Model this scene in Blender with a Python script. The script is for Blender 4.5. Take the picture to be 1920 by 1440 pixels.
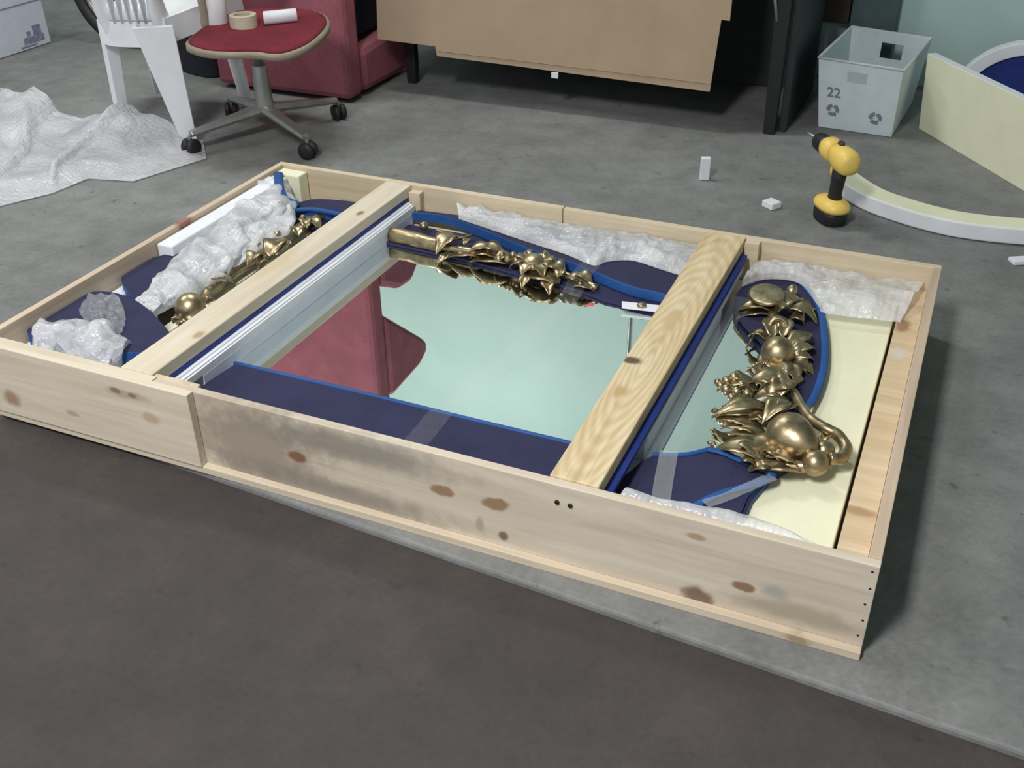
import bpy, bmesh, math, random
from mathutils import Vector, Matrix, noise

random.seed(7)
scene = bpy.context.scene
for o in list(bpy.data.objects):
    bpy.data.objects.remove(o)
COL = scene.collection

# ------------------------------------------------------------------ camera
cam_data = bpy.data.cameras.new('camera')
cam = bpy.data.objects.new('camera', cam_data)
COL.objects.link(cam)
cam_data.sensor_fit = 'HORIZONTAL'
cam_data.sensor_width = 36.0
cam_data.lens = 1962.87 / 1920 * 36.0
cam_data.clip_start = 0.05
cam_data.clip_end = 60
cam.matrix_world = Matrix(((0.916298, -0.204546, 0.344324, -0.0227),
                           (0.40031, 0.494062, -0.771787, -1.3057),
                           (-0.012252, 0.845023, 0.534589, 1.2870),
                           (0, 0, 0, 1)))
scene.camera = cam

# ------------------------------------------------------------------ world, lamps, exposure
world = bpy.data.worlds.new('world')
scene.world = world
world.use_nodes = True
bg = world.node_tree.nodes['Background']
bg.inputs[0].default_value = (0.86, 0.92, 1.0, 1)
bg.inputs[1].default_value = 0.62


def area(name, loc, target, sx, sy, power, color=(1, 1, 1)):
    d = bpy.data.lights.new(name, 'AREA')
    d.shape = 'RECTANGLE'
    d.size, d.size_y = sx, sy
    d.energy = power
    d.color = color
    o = bpy.data.objects.new(name, d)
    COL.objects.link(o)
    o.location = loc
    v = Vector(target) - Vector(loc)
    o.rotation_euler = v.to_track_quat('-Z', 'Y').to_euler()
    return o


# ceiling lamps of the workshop, pointing straight down
area('ceiling_lamp_entrance', (-1.0, -2.0, 3.15), (-1.0, -2.0, 0), 0.4, 1.2, 160, (1.0, 0.98, 0.96))
area('ceiling_lamp_side', (-4.2, 0.9, 3.15), (-4.2, 0.9, 0), 0.4, 1.3, 40, (1.0, 0.95, 0.92))
area('ceiling_lamp_rear', (-2.30, 1.95, 3.15), (-2.30, 1.95, 0), 1.0, 0.4, 41, (0.96, 1.0, 0.97))

scene.view_settings.view_transform = 'Standard'
scene.view_settings.look = 'None'
scene.view_settings.gamma = 1.0
scene.view_settings.use_curve_mapping = False
scene.view_settings.exposure = 0.0


# ------------------------------------------------------------------ helpers
def root(name, label, cat, loc, group=None, rotz=0.0):
    o = bpy.data.objects.new(name, None)
    o.empty_display_size = 0.05
    COL.objects.link(o)
    o.location = loc
    o.rotation_euler = (0, 0, rotz)
    tag(o, label, cat, group)
    return o


def tag(o, label=None, cat=None, group=None, kind=None):
    if label: o['label'] = label
    if cat: o['category'] = cat
    if group: o['group'] = group
    if kind: o['kind'] = kind
    return o


class MB:
    """collects geometry for one mesh object"""
    def __init__(self):
        self.v = []; self.f = []; self.m = []

    def add(self, verts, faces, mi=0):
        b = len(self.v)
        self.v.extend(Vector(q) for q in verts)
        for fc in faces:
            self.f.append([b + i for i in fc]); self.m.append(mi)

    def box(self, x0, x1, y0, y1, z0, z1, mi=0, M=None):
        vs = [Vector((x, y, z)) for z in (z0, z1) for (x, y) in ((x0, y0), (x1, y0), (x1, y1), (x0, y1))]
        if M: vs = [M @ q for q in vs]
        self.add(vs, [(3, 2, 1, 0), (4, 5, 6, 7), (0, 1, 5, 4), (1, 2, 6, 5), (2, 3, 7, 6), (3, 0, 4, 7)], mi)
        return self

    def hexa(self, bot, top, mi=0):
        self.add(list(bot) + list(top), [(3, 2, 1, 0), (4, 5, 6, 7), (0, 1, 5, 4), (1, 2, 6, 5), (2, 3, 7, 6), (3, 0, 4, 7)], mi)
        return self

    def prism(self, pts, z0, z1, side=0, topm=0):
        """pts: list of (x, y) counter-clockwise"""
        ar = sum(pts[i][0] * pts[(i + 1) % len(pts)][1] - pts[(i + 1) % len(pts)][0] * pts[i][1] for i in range(len(pts)))
        if ar < 0: pts = pts[::-1]
        n = len(pts); b = len(self.v)
        self.v.extend(Vector((q[0], q[1], z0)) for q in pts)
        self.v.extend(Vector((q[0], q[1], z1)) for q in pts)
        self.f.append([b + i for i in range(n)][::-1]); self.m.append(topm)
        self.f.append([b + n + i for i in range(n)]); self.m.append(topm)
        for i in range(n):
            j = (i + 1) % n
            self.f.append([b + i, b + j, b + n + j, b + n + i]); self.m.append(side)
        return self

    def extr(self, pts, vec, mi=0):
        """planar polygon (3-D points) extruded by vec"""
        n = len(pts); b = len(self.v); vec = Vector(vec)
        self.v.extend(Vector(q) for q in pts)
        self.v.extend(Vector(q) + vec for q in pts)
        self.f.append([b + i for i in range(n)][::-1]); self.m.append(mi)
        self.f.append([b + n + i for i in range(n)]); self.m.append(mi)
        for i in range(n):
            j = (i + 1) % n
            self.f.append([b + i, b + j, b + n + j, b + n + i]); self.m.append(mi)
        return self

    def tube(self, path, rad, n=8, mi=0, sq=(1, 1), cap=True):
        path = [Vector(q) for q in path]
        if not isinstance(rad, (list, tuple)): rad = [rad] * len(path)
        b = len(self.v); k = len(path)
        up = None
        for i, q in enumerate(path):
            t = (path[min(i + 1, k - 1)] - path[max(i - 1, 0)]).normalized()
            if up is None:
                up = Vector((0, 0, 1)) if abs(t.z) < 0.9 else Vector((1, 0, 0))
            s = t.cross(up).normalized(); up = s.cross(t).normalized()
            for j in range(n):
                a = 2 * math.pi * j / n
                self.v.append(q + (s * math.cos(a) * sq[0] + up * math.sin(a) * sq[1]) * rad[i])
        for i in range(k - 1):
            for j in range(n):
                j2 = (j + 1) % n
                self.f.append([b + i * n + j, b + i * n + j2, b + (i + 1) * n + j2, b + (i + 1) * n + j][::-1]); self.m.append(mi)
        if cap:
            self.f.append([b + j for j in range(n)]); self.m.append(mi)
            self.f.append([b + (k - 1) * n + j for j in range(n)][::-1]); self.m.append(mi)
        return self

    def lathe(self, prof, n=16, M=None, mi=0):
        """prof: list of (r, z); closed with caps"""
        b = len(self.v); M = M or Matrix()
        for (r, z) in prof:
            for j in range(n):
                a = 2 * math.pi * j / n
                self.v.append(M @ Vector((r * math.cos(a), r * math.sin(a), z)))
        k = len(prof)
        for i in range(k - 1):
            for j in range(n):
                j2 = (j + 1) % n
                self.f.append([b + i * n + j, b + i * n + j2, b + (i + 1) * n + j2, b + (i + 1) * n + j]); self.m.append(mi)
        self.f.append([b + j for j in range(n)][::-1]); self.m.append(mi)
        self.f.append([b + (k - 1) * n + j for j in range(n)]); self.m.append(mi)
        return self

    def torus(self, c, R, r, axis='y', n=32, k=8, mi=0, sq=1.0):
        b = len(self.v); c = Vector(c)
        for i in range(n):
            a = 2 * math.pi * i / n
            for j in range(k):
                t = 2 * math.pi * j / k
                rr = R + r * math.cos(t); h = r * sq * math.sin(t)
                q = {'y': (rr * math.cos(a), h, rr * math.sin(a)), 'z': (rr * math.cos(a), rr * math.sin(a), h), 'x': (h, rr * math.cos(a), rr * math.sin(a))}[axis]
                self.v.append(c + Vector(q))
        for i in range(n):
            for j in range(k):
                i2, j2 = (i + 1) % n, (j + 1) % k
                self.f.append([b + i * k + j, b + i2 * k + j, b + i2 * k + j2, b + i * k + j2]); self.m.append(mi)
        return self

    def grid(self, rows, mi=0, close=False):
        """rows: list of equal-length lists of points"""
        b = len(self.v); w = len(rows[0])
        for r in rows: self.v.extend(Vector(q) for q in r)
        for i in range(len(rows) - 1):
            for j in range(w if close else w - 1):
                j2 = (j + 1) % w
                self.f.append([b + i * w + j, b + i * w + j2, b + (i + 1) * w + j2, b + (i + 1) * w + j]); self.m.append(mi)
        return self

    def build(self, name, mat, parent=None, smooth=False, bevel=0.0, local=False, origin=None, subsurf=0, solid=0.0, angle=None):
        me = bpy.data.meshes.new(name)
        vs = self.v
        o = bpy.data.objects.new(name, me)
        if parent is not None:
            if not local:
                c = Vector((0, 0, 0)); q = parent
                M = Matrix()
                chain = []
                while q is not None:
                    chain.append(q); q = q.parent
                for q in reversed(chain):
                    M = M @ (Matrix.Translation(q.location) @ q.rotation_euler.to_matrix().to_4x4())
                Mi = M.inverted()
                vs = [Mi @ q for q in vs]
            o.parent = parent
        else:
            if origin is None:
                lo = [min(q[i] for q in vs) for i in range(3)]; hi = [max(q[i] for q in vs) for i in range(3)]
                origin = Vector(((lo[0] + hi[0]) / 2, (lo[1] + hi[1]) / 2, lo[2]))
            origin = Vector(origin)
            vs = [q - origin for q in vs]
            o.location = origin
        me.from_pydata([tuple(q) for q in vs], [], self.f)
        mats = mat if isinstance(mat, (list, tuple)) else [mat]
        for m_ in mats: me.materials.append(m_)
        for pl, mi in zip(me.polygons, self.m):
            pl.material_index = mi
        bm = bmesh.new(); bm.from_mesh(me)
        bmesh.ops.recalc_face_normals(bm, faces=bm.faces)
        bm.to_mesh(me); bm.free()
        if smooth:
            for pl in me.polygons: pl.use_smooth = True
        COL.objects.link(o)
        if solid:
            md = o.modifiers.new('thickness', 'SOLIDIFY'); md.thickness = solid; md.offset = 0
        if bevel:
            md = o.modifiers.new('bevel', 'BEVEL'); md.width = bevel; md.segments = 2; md.limit_method = 'ANGLE'; md.angle_limit = math.radians(40)
        if subsurf:
            md = o.modifiers.new('subsurf', 'SUBSURF'); md.levels = subsurf; md.render_levels = subsurf
        return o


def smooth_path(pts, n=6, closed=False):
    """Catmull-Rom"""
    pts = [Vector(q) for q in pts]; out = []
    k = len(pts)
    for i in range(k if closed else k - 1):
        if closed:
            a, b, c, d = pts[(i - 1) % k], pts[i], pts[(i + 1) % k], pts[(i + 2) % k]
        else:
            a, b, c, d = pts[max(i - 1, 0)], pts[i], pts[i + 1], pts[min(i + 2, k - 1)]
        for s in range(n):
            t = s / n
            out.append(0.5 * ((2 * b) + (c - a) * t + (2 * a - 5 * b + 4 * c - d) * t * t + (-a + 3 * b - 3 * c + d) * t ** 3))
    if not closed: out.append(pts[-1])
    return out


def nz(x, y, z=0.0, s=1.0):
    return noise.noise(Vector((x * s, y * s, z * s)))


# ------------------------------------------------------------------ materials
def new_mat(name):
    m = bpy.data.materials.new(name); m.use_nodes = True
    nt = m.node_tree
    return m, nt, nt.nodes['Principled BSDF']


def N(nt, t, **kw):
    n = nt.nodes.new(t)
    for k, v in kw.items(): setattr(n, k, v)
    return n


def math_node(nt, op, a, b=None):
    n = N(nt, 'ShaderNodeMath', operation=op)
    for i, q in enumerate((a, b)):
        if q is None: continue
        if isinstance(q, (int, float)): n.inputs[i].default_value = q
        else: nt.links.new(q, n.inputs[i])
    return n.outputs[0]


def mix_rgb(nt, fac, a, b):
    n = N(nt, 'ShaderNodeMix', data_type='RGBA')
    for i, q in ((0, fac), (6, a), (7, b)):
        if isinstance(q, (int, float)): n.inputs[i].default_value = q
        elif isinstance(q, tuple): n.inputs[i].default_value = (*q, 1) if len(q) == 3 else q
        else: nt.links.new(q, n.inputs[i])
    return n.outputs[2]


def coords(nt, scale=(1, 1, 1), loc=(0, 0, 0), rot=(0, 0, 0)):
    tc = N(nt, 'ShaderNodeTexCoord'); mp = N(nt, 'ShaderNodeMapping')
    nt.links.new(tc.outputs['Object'], mp.inputs[0])
    mp.inputs['Scale'].default_value = scale; mp.inputs['Location'].default_value = loc; mp.inputs['Rotation'].default_value = rot
    return mp.outputs[0]


def noise_tex(nt, vec, scale, detail=4, rough=0.55, dist=0.0):
    n = N(nt, 'ShaderNodeTexNoise')
    nt.links.new(vec, n.inputs['Vector'])
    n.inputs['Scale'].default_value = scale; n.inputs['Detail'].default_value = detail
    n.inputs['Roughness'].default_value = rough; n.inputs['Distortion'].default_value = dist
    return n.outputs['Fac']


def ramp(nt, fac, stops):
    n = N(nt, 'ShaderNodeValToRGB')
    e = n.color_ramp.elements
    while len(e) < len(stops): e.new(0.5)
    for i, (p, c) in enumerate(stops):
        e[i].position = p; e[i].color = (*c, 1) if len(c) == 3 else c
    nt.links.new(fac, n.inputs[0])
    return n.outputs[0]


def bump(nt, bsdf, h, strength=0.3, dist=0.01):
    n = N(nt, 'ShaderNodeBump'); n.inputs['Strength'].default_value = strength; n.inputs['Distance'].default_value = dist
    nt.links.new(h, n.inputs['Height']); nt.links.new(n.outputs[0], bsdf.inputs['Normal'])
    return n


def simple(name, col, rough=0.6, metal=0.0, var=0.12, scale=20, bmp=0.1, spec=0.5):
    m, nt, b = new_mat(name)
    v = coords(nt)
    f = noise_tex(nt, v, scale, 5)
    lo = tuple(c * (1 - var) for c in col); hi = tuple(min(1, c * (1 + var)) for c in col)
    nt.links.new(ramp(nt, f, [(0.3, lo), (0.7, hi)]), b.inputs['Base Color'])
    b.inputs['Roughness'].default_value = rough; b.inputs['Metallic'].default_value = metal
    b.inputs['Specular IOR Level'].default_value = spec
    if bmp: bump(nt, b, noise_tex(nt, v, scale * 6, 3), bmp, 0.004)
    return m


def fabric(name, col, scale=260, var=0.25, rough=0.9, bmp=0.35):
    m, nt, b = new_mat(name)
    v = coords(nt)
    f = noise_tex(nt, v, 9, 5); g = noise_tex(nt, v, scale, 2)
    f2 = math_node(nt, 'ADD', math_node(nt, 'MULTIPLY', f, 0.6), math_node(nt, 'MULTIPLY', g, 0.4))
    nt.links.new(ramp(nt, f2, [(0.3, tuple(c * (1 - var) for c in col)), (0.7, tuple(min(1, c * (1 + var)) for c in col))]), b.inputs['Base Color'])
    b.inputs['Roughness'].default_value = rough; b.inputs['Specular IOR Level'].default_value = 0.25
    bump(nt, b, g, bmp, 0.003)
    return m


def wood(name, axis='x', light=(0.62, 0.50, 0.33), dark=(0.47, 0.34, 0.19), knots=(), stains=(), plane='xz', seed=0.0, rough=0.65, ring=1.0, cath=False):
    """knots: (u, v, ru, rv, colour, softness) in the thing's own coordinates"""
    m, nt, b = new_mat(name)
    sc = {'x': (1.4, 26, 26), 'y': (26, 1.4, 26), 'z': (26, 26, 1.4)}[axis]
    v = coords(nt, sc, (seed * 3.1, seed * 1.7, seed))
    v0 = coords(nt)
    g = noise_tex(nt, v, 1.0, 5, 0.6, 0.6 * ring)
    fine = noise_tex(nt, v, 4.0, 3, 0.6)
    big = noise_tex(nt, v0, 5, 3)
    f = math_node(nt, 'ADD', math_node(nt, 'MULTIPLY', g, 0.65), math_node(nt, 'MULTIPLY', fine, 0.2))
    f = math_node(nt, 'ADD', f, math_node(nt, 'MULTIPLY', big, 0.15))
    if cath:
        wv = N(nt, 'ShaderNodeTexWave', wave_type='RINGS', rings_direction='Z')
        nt.links.new(coords(nt, (1.0, 0.16, 1.0), (-0.42, 0.02, 0.0)), wv.inputs['Vector'])
        wv.inputs['Scale'].default_value = 34; wv.inputs['Distortion'].default_value = 2.2; wv.inputs['Detail'].default_value = 2; wv.inputs['Detail Scale'].default_value = 1.2
        f = math_node(nt, 'ADD', math_node(nt, 'MULTIPLY', f, 0.88), math_node(nt, 'MULTIPLY', wv.outputs['Fac'], 0.10))
    col = ramp(nt, f, [(0.38, tuple(q * 0.94 for q in dark)), (0.52, tuple((a + c) / 2 for a, c in zip(light, dark))), (0.62, light)])
    sep = N(nt, 'ShaderNodeSeparateXYZ'); nt.links.new(v0, sep.inputs[0])
    U = sep.outputs[{'x': 0, 'y': 1, 'z': 2}[plane[0]]]; V = sep.outputs[{'x': 0, 'y': 1, 'z': 2}[plane[1]]]
    wob = noise_tex(nt, v0, 40, 3)
    wob = math_node(nt, 'MULTIPLY', math_node(nt, 'SUBTRACT', wob, 0.5), 1.1)
    for (u, w, ru, rv, kc, soft) in list(stains) + list(knots):
        du = math_node(nt, 'DIVIDE', math_node(nt, 'SUBTRACT', U, u), ru)
        dv = math_node(nt, 'DIVIDE', math_node(nt, 'SUBTRACT', V, w), rv)
        d = math_node(nt, 'SQRT', math_node(nt, 'ADD', math_node(nt, 'MULTIPLY', du, du), math_node(nt, 'MULTIPLY', dv, dv)))
        d = math_node(nt, 'ADD', d, wob)
        mr = N(nt, 'ShaderNodeMapRange', interpolation_type='SMOOTHSTEP')
        nt.links.new(d, mr.inputs[0])
        mr.inputs[1].default_value = 1.0 - soft; mr.inputs[2].default_value = 1.0 + soft
        mr.inputs[3].default_value = 0.85; mr.inputs[4].default_value = 0.0
        col = mix_rgb(nt, mr.outputs[0], col, kc)
    nt.links.new(col, b.inputs['Base Color'])
    b.inputs['Roughness'].default_value = rough; b.inputs['Specular IOR Level'].default_value = 0.3
    bump(nt, b, f, 0.15, 0.004)
    return m


def bubble(name, opacity=0.80, cell=95, col=(0.93, 0.94, 0.97), rough=0.25, strength=0.45):
    m, nt, b = new_mat(name)
    v = coords(nt)
    vo = N(nt, 'ShaderNodeTexVoronoi'); vo.inputs['Scale'].default_value = cell; vo.inputs['Randomness'].default_value = 0.35
    nt.links.new(v, vo.inputs['Vector'])
    dome = math_node(nt, 'SUBTRACT', 1.0, math_node(nt, 'MULTIPLY', vo.outputs['Distance'], vo.outputs['Distance']))
    wr = noise_tex(nt, v, 14, 5, 0.6, 1.2)
    h = math_node(nt, 'ADD', math_node(nt, 'MULTIPLY', dome, 0.5), math_node(nt, 'MULTIPLY', wr, 1.6))
    b.inputs['Base Color'].default_value = (*col, 1)
    b.inputs['Roughness'].default_value = rough
    b.inputs['Specular IOR Level'].default_value = 0.8
    bp = bump(nt, b, h, strength, 0.008)
    tl = N(nt, 'ShaderNodeBsdfTranslucent'); tl.inputs[0].default_value = (*col, 1)
    tr = N(nt, 'ShaderNodeBsdfTransparent')
    m1 = N(nt, 'ShaderNodeMixShader'); m1.inputs[0].default_value = 0.35
    nt.links.new(b.outputs[0], m1.inputs[1]); nt.links.new(tl.outputs[0], m1.inputs[2])
    m2 = N(nt, 'ShaderNodeMixShader')
    big = noise_tex(nt, v, 7, 4, 0.6)
    fac = N(nt, 'ShaderNodeMapRange'); nt.links.new(big, fac.inputs[0])
    fac.inputs[1].default_value = 0.3; fac.inputs[2].default_value = 0.7
    fac.inputs[3].default_value = max(0, opacity - 0.22); fac.inputs[4].default_value = min(1, opacity + 0.18)
    nt.links.new(fac.outputs[0], m2.inputs[0])
    nt.links.new(tr.outputs[0], m2.inputs[1]); nt.links.new(m1.outputs[0], m2.inputs[2])
    nt.links.new(m2.outputs[0], nt.nodes['Material Output'].inputs[0])
    return m


def clear_film(name, opacity=0.22, col=(0.8, 0.82, 0.8)):
    m, nt, b = new_mat(name)
    b.inputs['Base Color'].default_value = (*col, 1); b.inputs['Roughness'].default_value = 0.12
    b.inputs['Specular IOR Level'].default_value = 1.0
    v = coords(nt)
    bump(nt, b, noise_tex(nt, v, 60, 4, 0.6, 1.0), 0.35, 0.006)
    tr = N(nt, 'ShaderNodeBsdfTransparent'); mx = N(nt, 'ShaderNodeMixShader')
    mx.inputs[0].default_value = opacity
    nt.links.new(tr.outputs[0], mx.inputs[1]); nt.links.new(b.outputs[0], mx.inputs[2])
    nt.links.new(mx.outputs[0], nt.nodes['Material Output'].inputs[0])
    return m


def concrete_mat(name, c0, c1, c2, stain=(0.08, 0.078, 0.07), bs=0.25, fine=0.6):
    m, nt, b = new_mat(name)
    v = coords(nt)
    a = noise_tex(nt, v, 1.3, 6, 0.62, 0.4)
    d = noise_tex(nt, v, 9, 6, 0.65)
    e = noise_tex(nt, v, 75, 4, 0.7)
    f = math_node(nt, 'ADD', math_node(nt, 'MULTIPLY', a, 0.5), math_node(nt, 'ADD', math_node(nt, 'MULTIPLY', d, 0.30), math_node(nt, 'MULTIPLY', e, 0.20)))
    col = ramp(nt, f, [(0.34, c0), (0.5, c1), (0.66, c2)])
    s = noise_tex(nt, coords(nt, (1, 1, 1), (4.2, 7.7, 0)), 4.2, 5, 0.7, 0.6)
    sf = ramp(nt, s, [(0.62, (0, 0, 0)), (0.78, (0.55, 0.55, 0.55))])
    col = mix_rgb(nt, sf, col, stain)
    # small dark specks and scuffs
    vo = noise_tex(nt, coords(nt, (1, 1, 1), (1.3, 2.1, 0)), 26, 3, 0.5)
    sp = ramp(nt, vo, [(0.66, (0, 0, 0)), (0.74, (0.6, 0.6, 0.6))])
    col = mix_rgb(nt, sp, col, stain)
    nt.links.new(col, b.inputs['Base Color'])
    b.inputs['Roughness'].default_value = 0.75; b.inputs['Specular IOR Level'].default_value = 0.3
    bump(nt, b, f, bs, 0.01)
    return m


CR = Vector((-0.93, 0.575, 0.0))           # origin of the crate


def kx(x, z): return (x - CR.x, z)
def ky(x, y): return (x - CR.x, y - CR.y)


BR1 = (0.20, 0.085, 0.035); BR2 = (0.27, 0.15, 0.075); GRY = (0.25, 0.225, 0.19)
M_front = wood('pine_front', 'x', (0.68, 0.61, 0.50), (0.57, 0.48, 0.37), seed=1.0,
    stains=[(*kx(-1.17, 0.10), 0.14, 0.10, (0.30, 0.25, 0.20), 0.6), (*kx(-0.95, 0.15), 0.20, 0.03, GRY, 0.7), (*kx(-1.0, 0.03), 0.22, 0.03, GRY, 0.7),
            (*kx(-0.10, 0.05), 0.10, 0.02, (0.40, 0.34, 0.25), 0.6), (*kx(-0.150, 0.082), 0.022, 0.012, (0.38, 0.36, 0.33), 0.6)],
    knots=[(*kx(-1.07, 0.096), 0.020, 0.012, BR1, 0.3), (*kx(-0.753, 0.108), 0.024, 0.012, BR2, 0.25), (*kx(-0.647, 0.110), 0.027, 0.014, BR2, 0.25),
           (*kx(-0.633, 0.041), 0.009, 0.010, (0.14, 0.07, 0.04), 0.4), (*kx(-0.27, 0.026), 0.026, 0.020, (0.16, 0.085, 0.05), 0.45),
           (*kx(-0.198, 0.076), 0.020, 0.010, (0.22, 0.10, 0.045), 0.3), (*kx(-0.286, 0.155), 0.016, 0.007, (0.40, 0.27, 0.17), 0.4),
           (*kx(-0.68, 0.055), 0.008, 0.018, (0.42, 0.34, 0.25), 0.5)])
M_frontL = wood('pine_front_short', 'x', (0.72, 0.64, 0.52), (0.62, 0.53, 0.41), seed=2.3,
    stains=[(*kx(-1.45, 0.155), 0.05, 0.010, (0.42, 0.35, 0.25), 0.5)],
    knots=[(*kx(-1.79, 0.061), 0.022, 0.020, (0.33, 0.20, 0.12), 0.5), (*kx(-1.479, 0.158), 0.012, 0.006, (0.25, 0.16, 0.09), 0.4),
           (*kx(-1.437, 0.156), 0.010, 0.006, (0.25, 0.16, 0.09), 0.4), (*kx(-1.619, 0.066), 0.018, 0.006, (0.42, 0.33, 0.24), 0.5), (*kx(-1.40, 0.11), 0.02, 0.012, (0.48, 0.36, 0.25), 0.5)])
M_back = wood('pine_back', 'x', (0.70, 0.60, 0.44), (0.60, 0.49, 0.34), seed=4.1,
    knots=[(*kx(-1.80, 0.09), 0.03, 0.02, (0.42, 0.28, 0.16), 0.5), (*kx(-1.63, 0.10), 0.02, 0.012, (0.45, 0.32, 0.2), 0.5)])
M_side = wood('pine_side', 'y', (0.68, 0.57, 0.43), (0.56, 0.44, 0.32), seed=5.2, plane='yz',
    knots=[(0.68 - CR.y, 0.185, 0.03, 0.03, (0.30, 0.13, 0.10), 0.4)])
M_sideR = wood('pine_side_right', 'y', (0.63, 0.50, 0.38), (0.52, 0.40, 0.29), seed=6.6)
M_ledge = wood('plywood_ledge', 'x', (0.74, 0.61, 0.43), (0.62, 0.47, 0.29), seed=7.4, plane='xy',
    knots=[(*ky(-0.055, 0.93), 0.016, 0.030, (0.30, 0.15, 0.07), 0.5), (*ky(-0.05, 0.22), 0.03, 0.012, (0.40, 0.26, 0.14), 0.5), (*ky(-0.05, 0.80), 0.018, 0.025, (0.66, 0.60, 0.55), 0.4)])
M_braceA = wood('pine_brace', 'y', (0.73, 0.66, 0.54), (0.64, 0.55, 0.42), seed=8.2, plane='xy',
    knots=[(*ky(-1.441, 0.90), 0.009, 0.014, (0.22, 0.13, 0.06), 0.4), (*ky(-1.425, 0.20), 0.010, 0.016, (0.40, 0.28, 0.15), 0.5), (*ky(-1.47, 0.55), 0.02, 0.09, (0.60, 0.50, 0.33), 0.6)])
M_braceB = wood('pine_brace_grained', 'y', (0.76, 0.64, 0.43), (0.58, 0.43, 0.23), seed=9.7, plane='xy', ring=3.0, cath=True,
    knots=[(*ky(-0.538, 0.450), 0.020, 0.014, (0.02, 0.006, 0.006), 0.35), (*ky(-0.512, 0.64), 0.018, 0.05, (0.58, 0.43, 0.23), 0.6), (*ky(-0.525, 0.33), 0.012, 0.02, (0.50, 0.34, 0.15), 0.5)])
M_base = wood('pine_base', 'x', (0.70, 0.61, 0.48), (0.60, 0.50, 0.37), seed=3.3, knots=[(*kx(-0.10, 0.008), 0.02, 0.008, (0.33, 0.24, 0.15), 0.5)])

M_concrete = concrete_mat('concrete', (0.112, 0.116, 0.115), (0.206, 0.210, 0.207), (0.305, 0.310, 0.304), fine=1.0)
M_asphalt = concrete_mat('asphalt', (0.044, 0.038, 0.036), (0.061, 0.053, 0.050), (0.085, 0.074, 0.069), stain=(0.04, 0.036, 0.037), bs=0.5)


def wall_mat():
    m, nt, b = new_mat('mint_paint')
    v = coords(nt)
    f = noise_tex(nt, v, 2.2, 5, 0.6)
    col = ramp(nt, f, [(0.35, (0.46, 0.62, 0.58)), (0.65, (0.51, 0.67, 0.63))])
    nt.links.new(col, b.inputs['Base Color'])
    b.inputs['Roughness'].default_value = 0.6
    bump(nt, b, noise_tex(nt, v, 60, 4), 0.15, 0.004)
    return m


M_wall = wall_mat()
M_ceiling = simple('ceiling_paint', (0.62, 0.64, 0.62), 0.8, bmp=0)
M_glass = None
m_, nt_, b_ = new_mat('mirror_glass')
b_.inputs['Base Color'].default_value = (0.90, 0.95, 0.93, 1); b_.inputs['Metallic'].default_value = 1.0; b_.inputs['Roughness'].default_value = 0.012
M_glass = m_
M_navy = fabric('navy_felt', (0.030, 0.031, 0.078), rough=0.8)
M_blue = fabric('bright_blue_edge', (0.022, 0.088, 0.29), rough=0.55)
M_blue2 = fabric('cobalt_sheet', (0.022, 0.042, 0.22), rough=0.5)


def gold_mat():
    m, nt, b = new_mat('antique_gold')
    v = coords(nt)
    f = noise_tex(nt, v, 28, 5, 0.65, 0.3)
    nt.links.new(ramp(nt, f, [(0.30, (0.20, 0.15, 0.09)), (0.52, (0.44, 0.355, 0.215)), (0.75, (0.62, 0.53, 0.34))]), b.inputs['Base Color'])
    b.inputs['Metallic'].default_value = 0.92; b.inputs['Roughness'].default_value = 0.36
    bump(nt, b, noise_tex(nt, v, 60, 3), 0.12, 0.004)
    return m


M_gold = gold_mat()
M_foamY = simple('cream_foam', (0.83, 0.83, 0.62), 0.85, var=0.04, scale=8, bmp=0.15, spec=0.2)
M_foamW = simple('white_foam', (0.80, 0.82, 0.87), 0.8, var=0.05, scale=10, bmp=0.12, spec=0.2)
M_foamG = simple('pale_grey_foam', (0.66, 0.70, 0.80), 0.7, var=0.06, scale=10, bmp=0.1, spec=0.3)
M_bub = bubble('bubble_wrap')
M_bub_big = bubble('bubble_wrap_sheet', 0.88, 62, col=(0.94, 0.95, 1.0), rough=0.2, strength=0.85)
M_bub_clear = bubble('bubble_wrap_clear', 0.72, 60, col=(0.94, 0.95, 0.99), rough=0.12, strength=0.7)
M_film = clear_film('clear_tape', 0.05)
M_film2 = clear_film('clear_tape_bright', 0.2, (0.9, 0.92, 0.92))
M_red = fabric('burgundy_upholstery', (0.36, 0.115, 0.148), 180)
M_redseat = fabric('crimson_seat', (0.17, 0.022, 0.034), 200)
M_tan = simple('tan_shell_plastic', (0.30, 0.25, 0.185), 0.5)
M_steel = simple('brushed_steel', (0.42, 0.42, 0.41), 0.38, metal=0.75, bmp=0.05)
M_black = simple('black_rubber', (0.014, 0.014, 0.016), 0.55)
M_blackmet = simple('black_metal', (0.013, 0.014, 0.016), 0.45, bmp=0.05)
M_darkpanel = simple('charcoal_panel', (0.022, 0.025, 0.028), 0.6)
M_white = simple('white_plastic', (0.86, 0.88, 0.92), 0.35, var=0.03, bmp=0.03)
M_card = simple('cardboard', (0.44, 0.335, 0.235), 0.85, var=0.06, scale=6, bmp=0.12, spec=0.2)
M_cardedge = simple('cardboard_edge', (0.38, 0.28, 0.18), 0.9)
M_whitecard = simple('white_carton', (0.66, 0.69, 0.78), 0.7, var=0.04)
M_print = simple('purple_print', (0.26, 0.26, 0.36), 0.7, var=0.3, scale=60)
M_tote = simple('corrugated_plastic', (0.66, 0.74, 0.78), 0.45, var=0.05, bmp=0.06)
M_ink = simple('grey_ink', (0.21, 0.24, 0.265), 0.6)
M_yellow = simple('drill_yellow', (0.88, 0.62, 0.15), 0.42, var=0.05, bmp=0.04)
M_brown = simple('dark_brown_board', (0.05, 0.033, 0.024), 0.6)
M_teal = simple('dark_teal', (0.075, 0.115, 0.12), 0.6)
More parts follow.
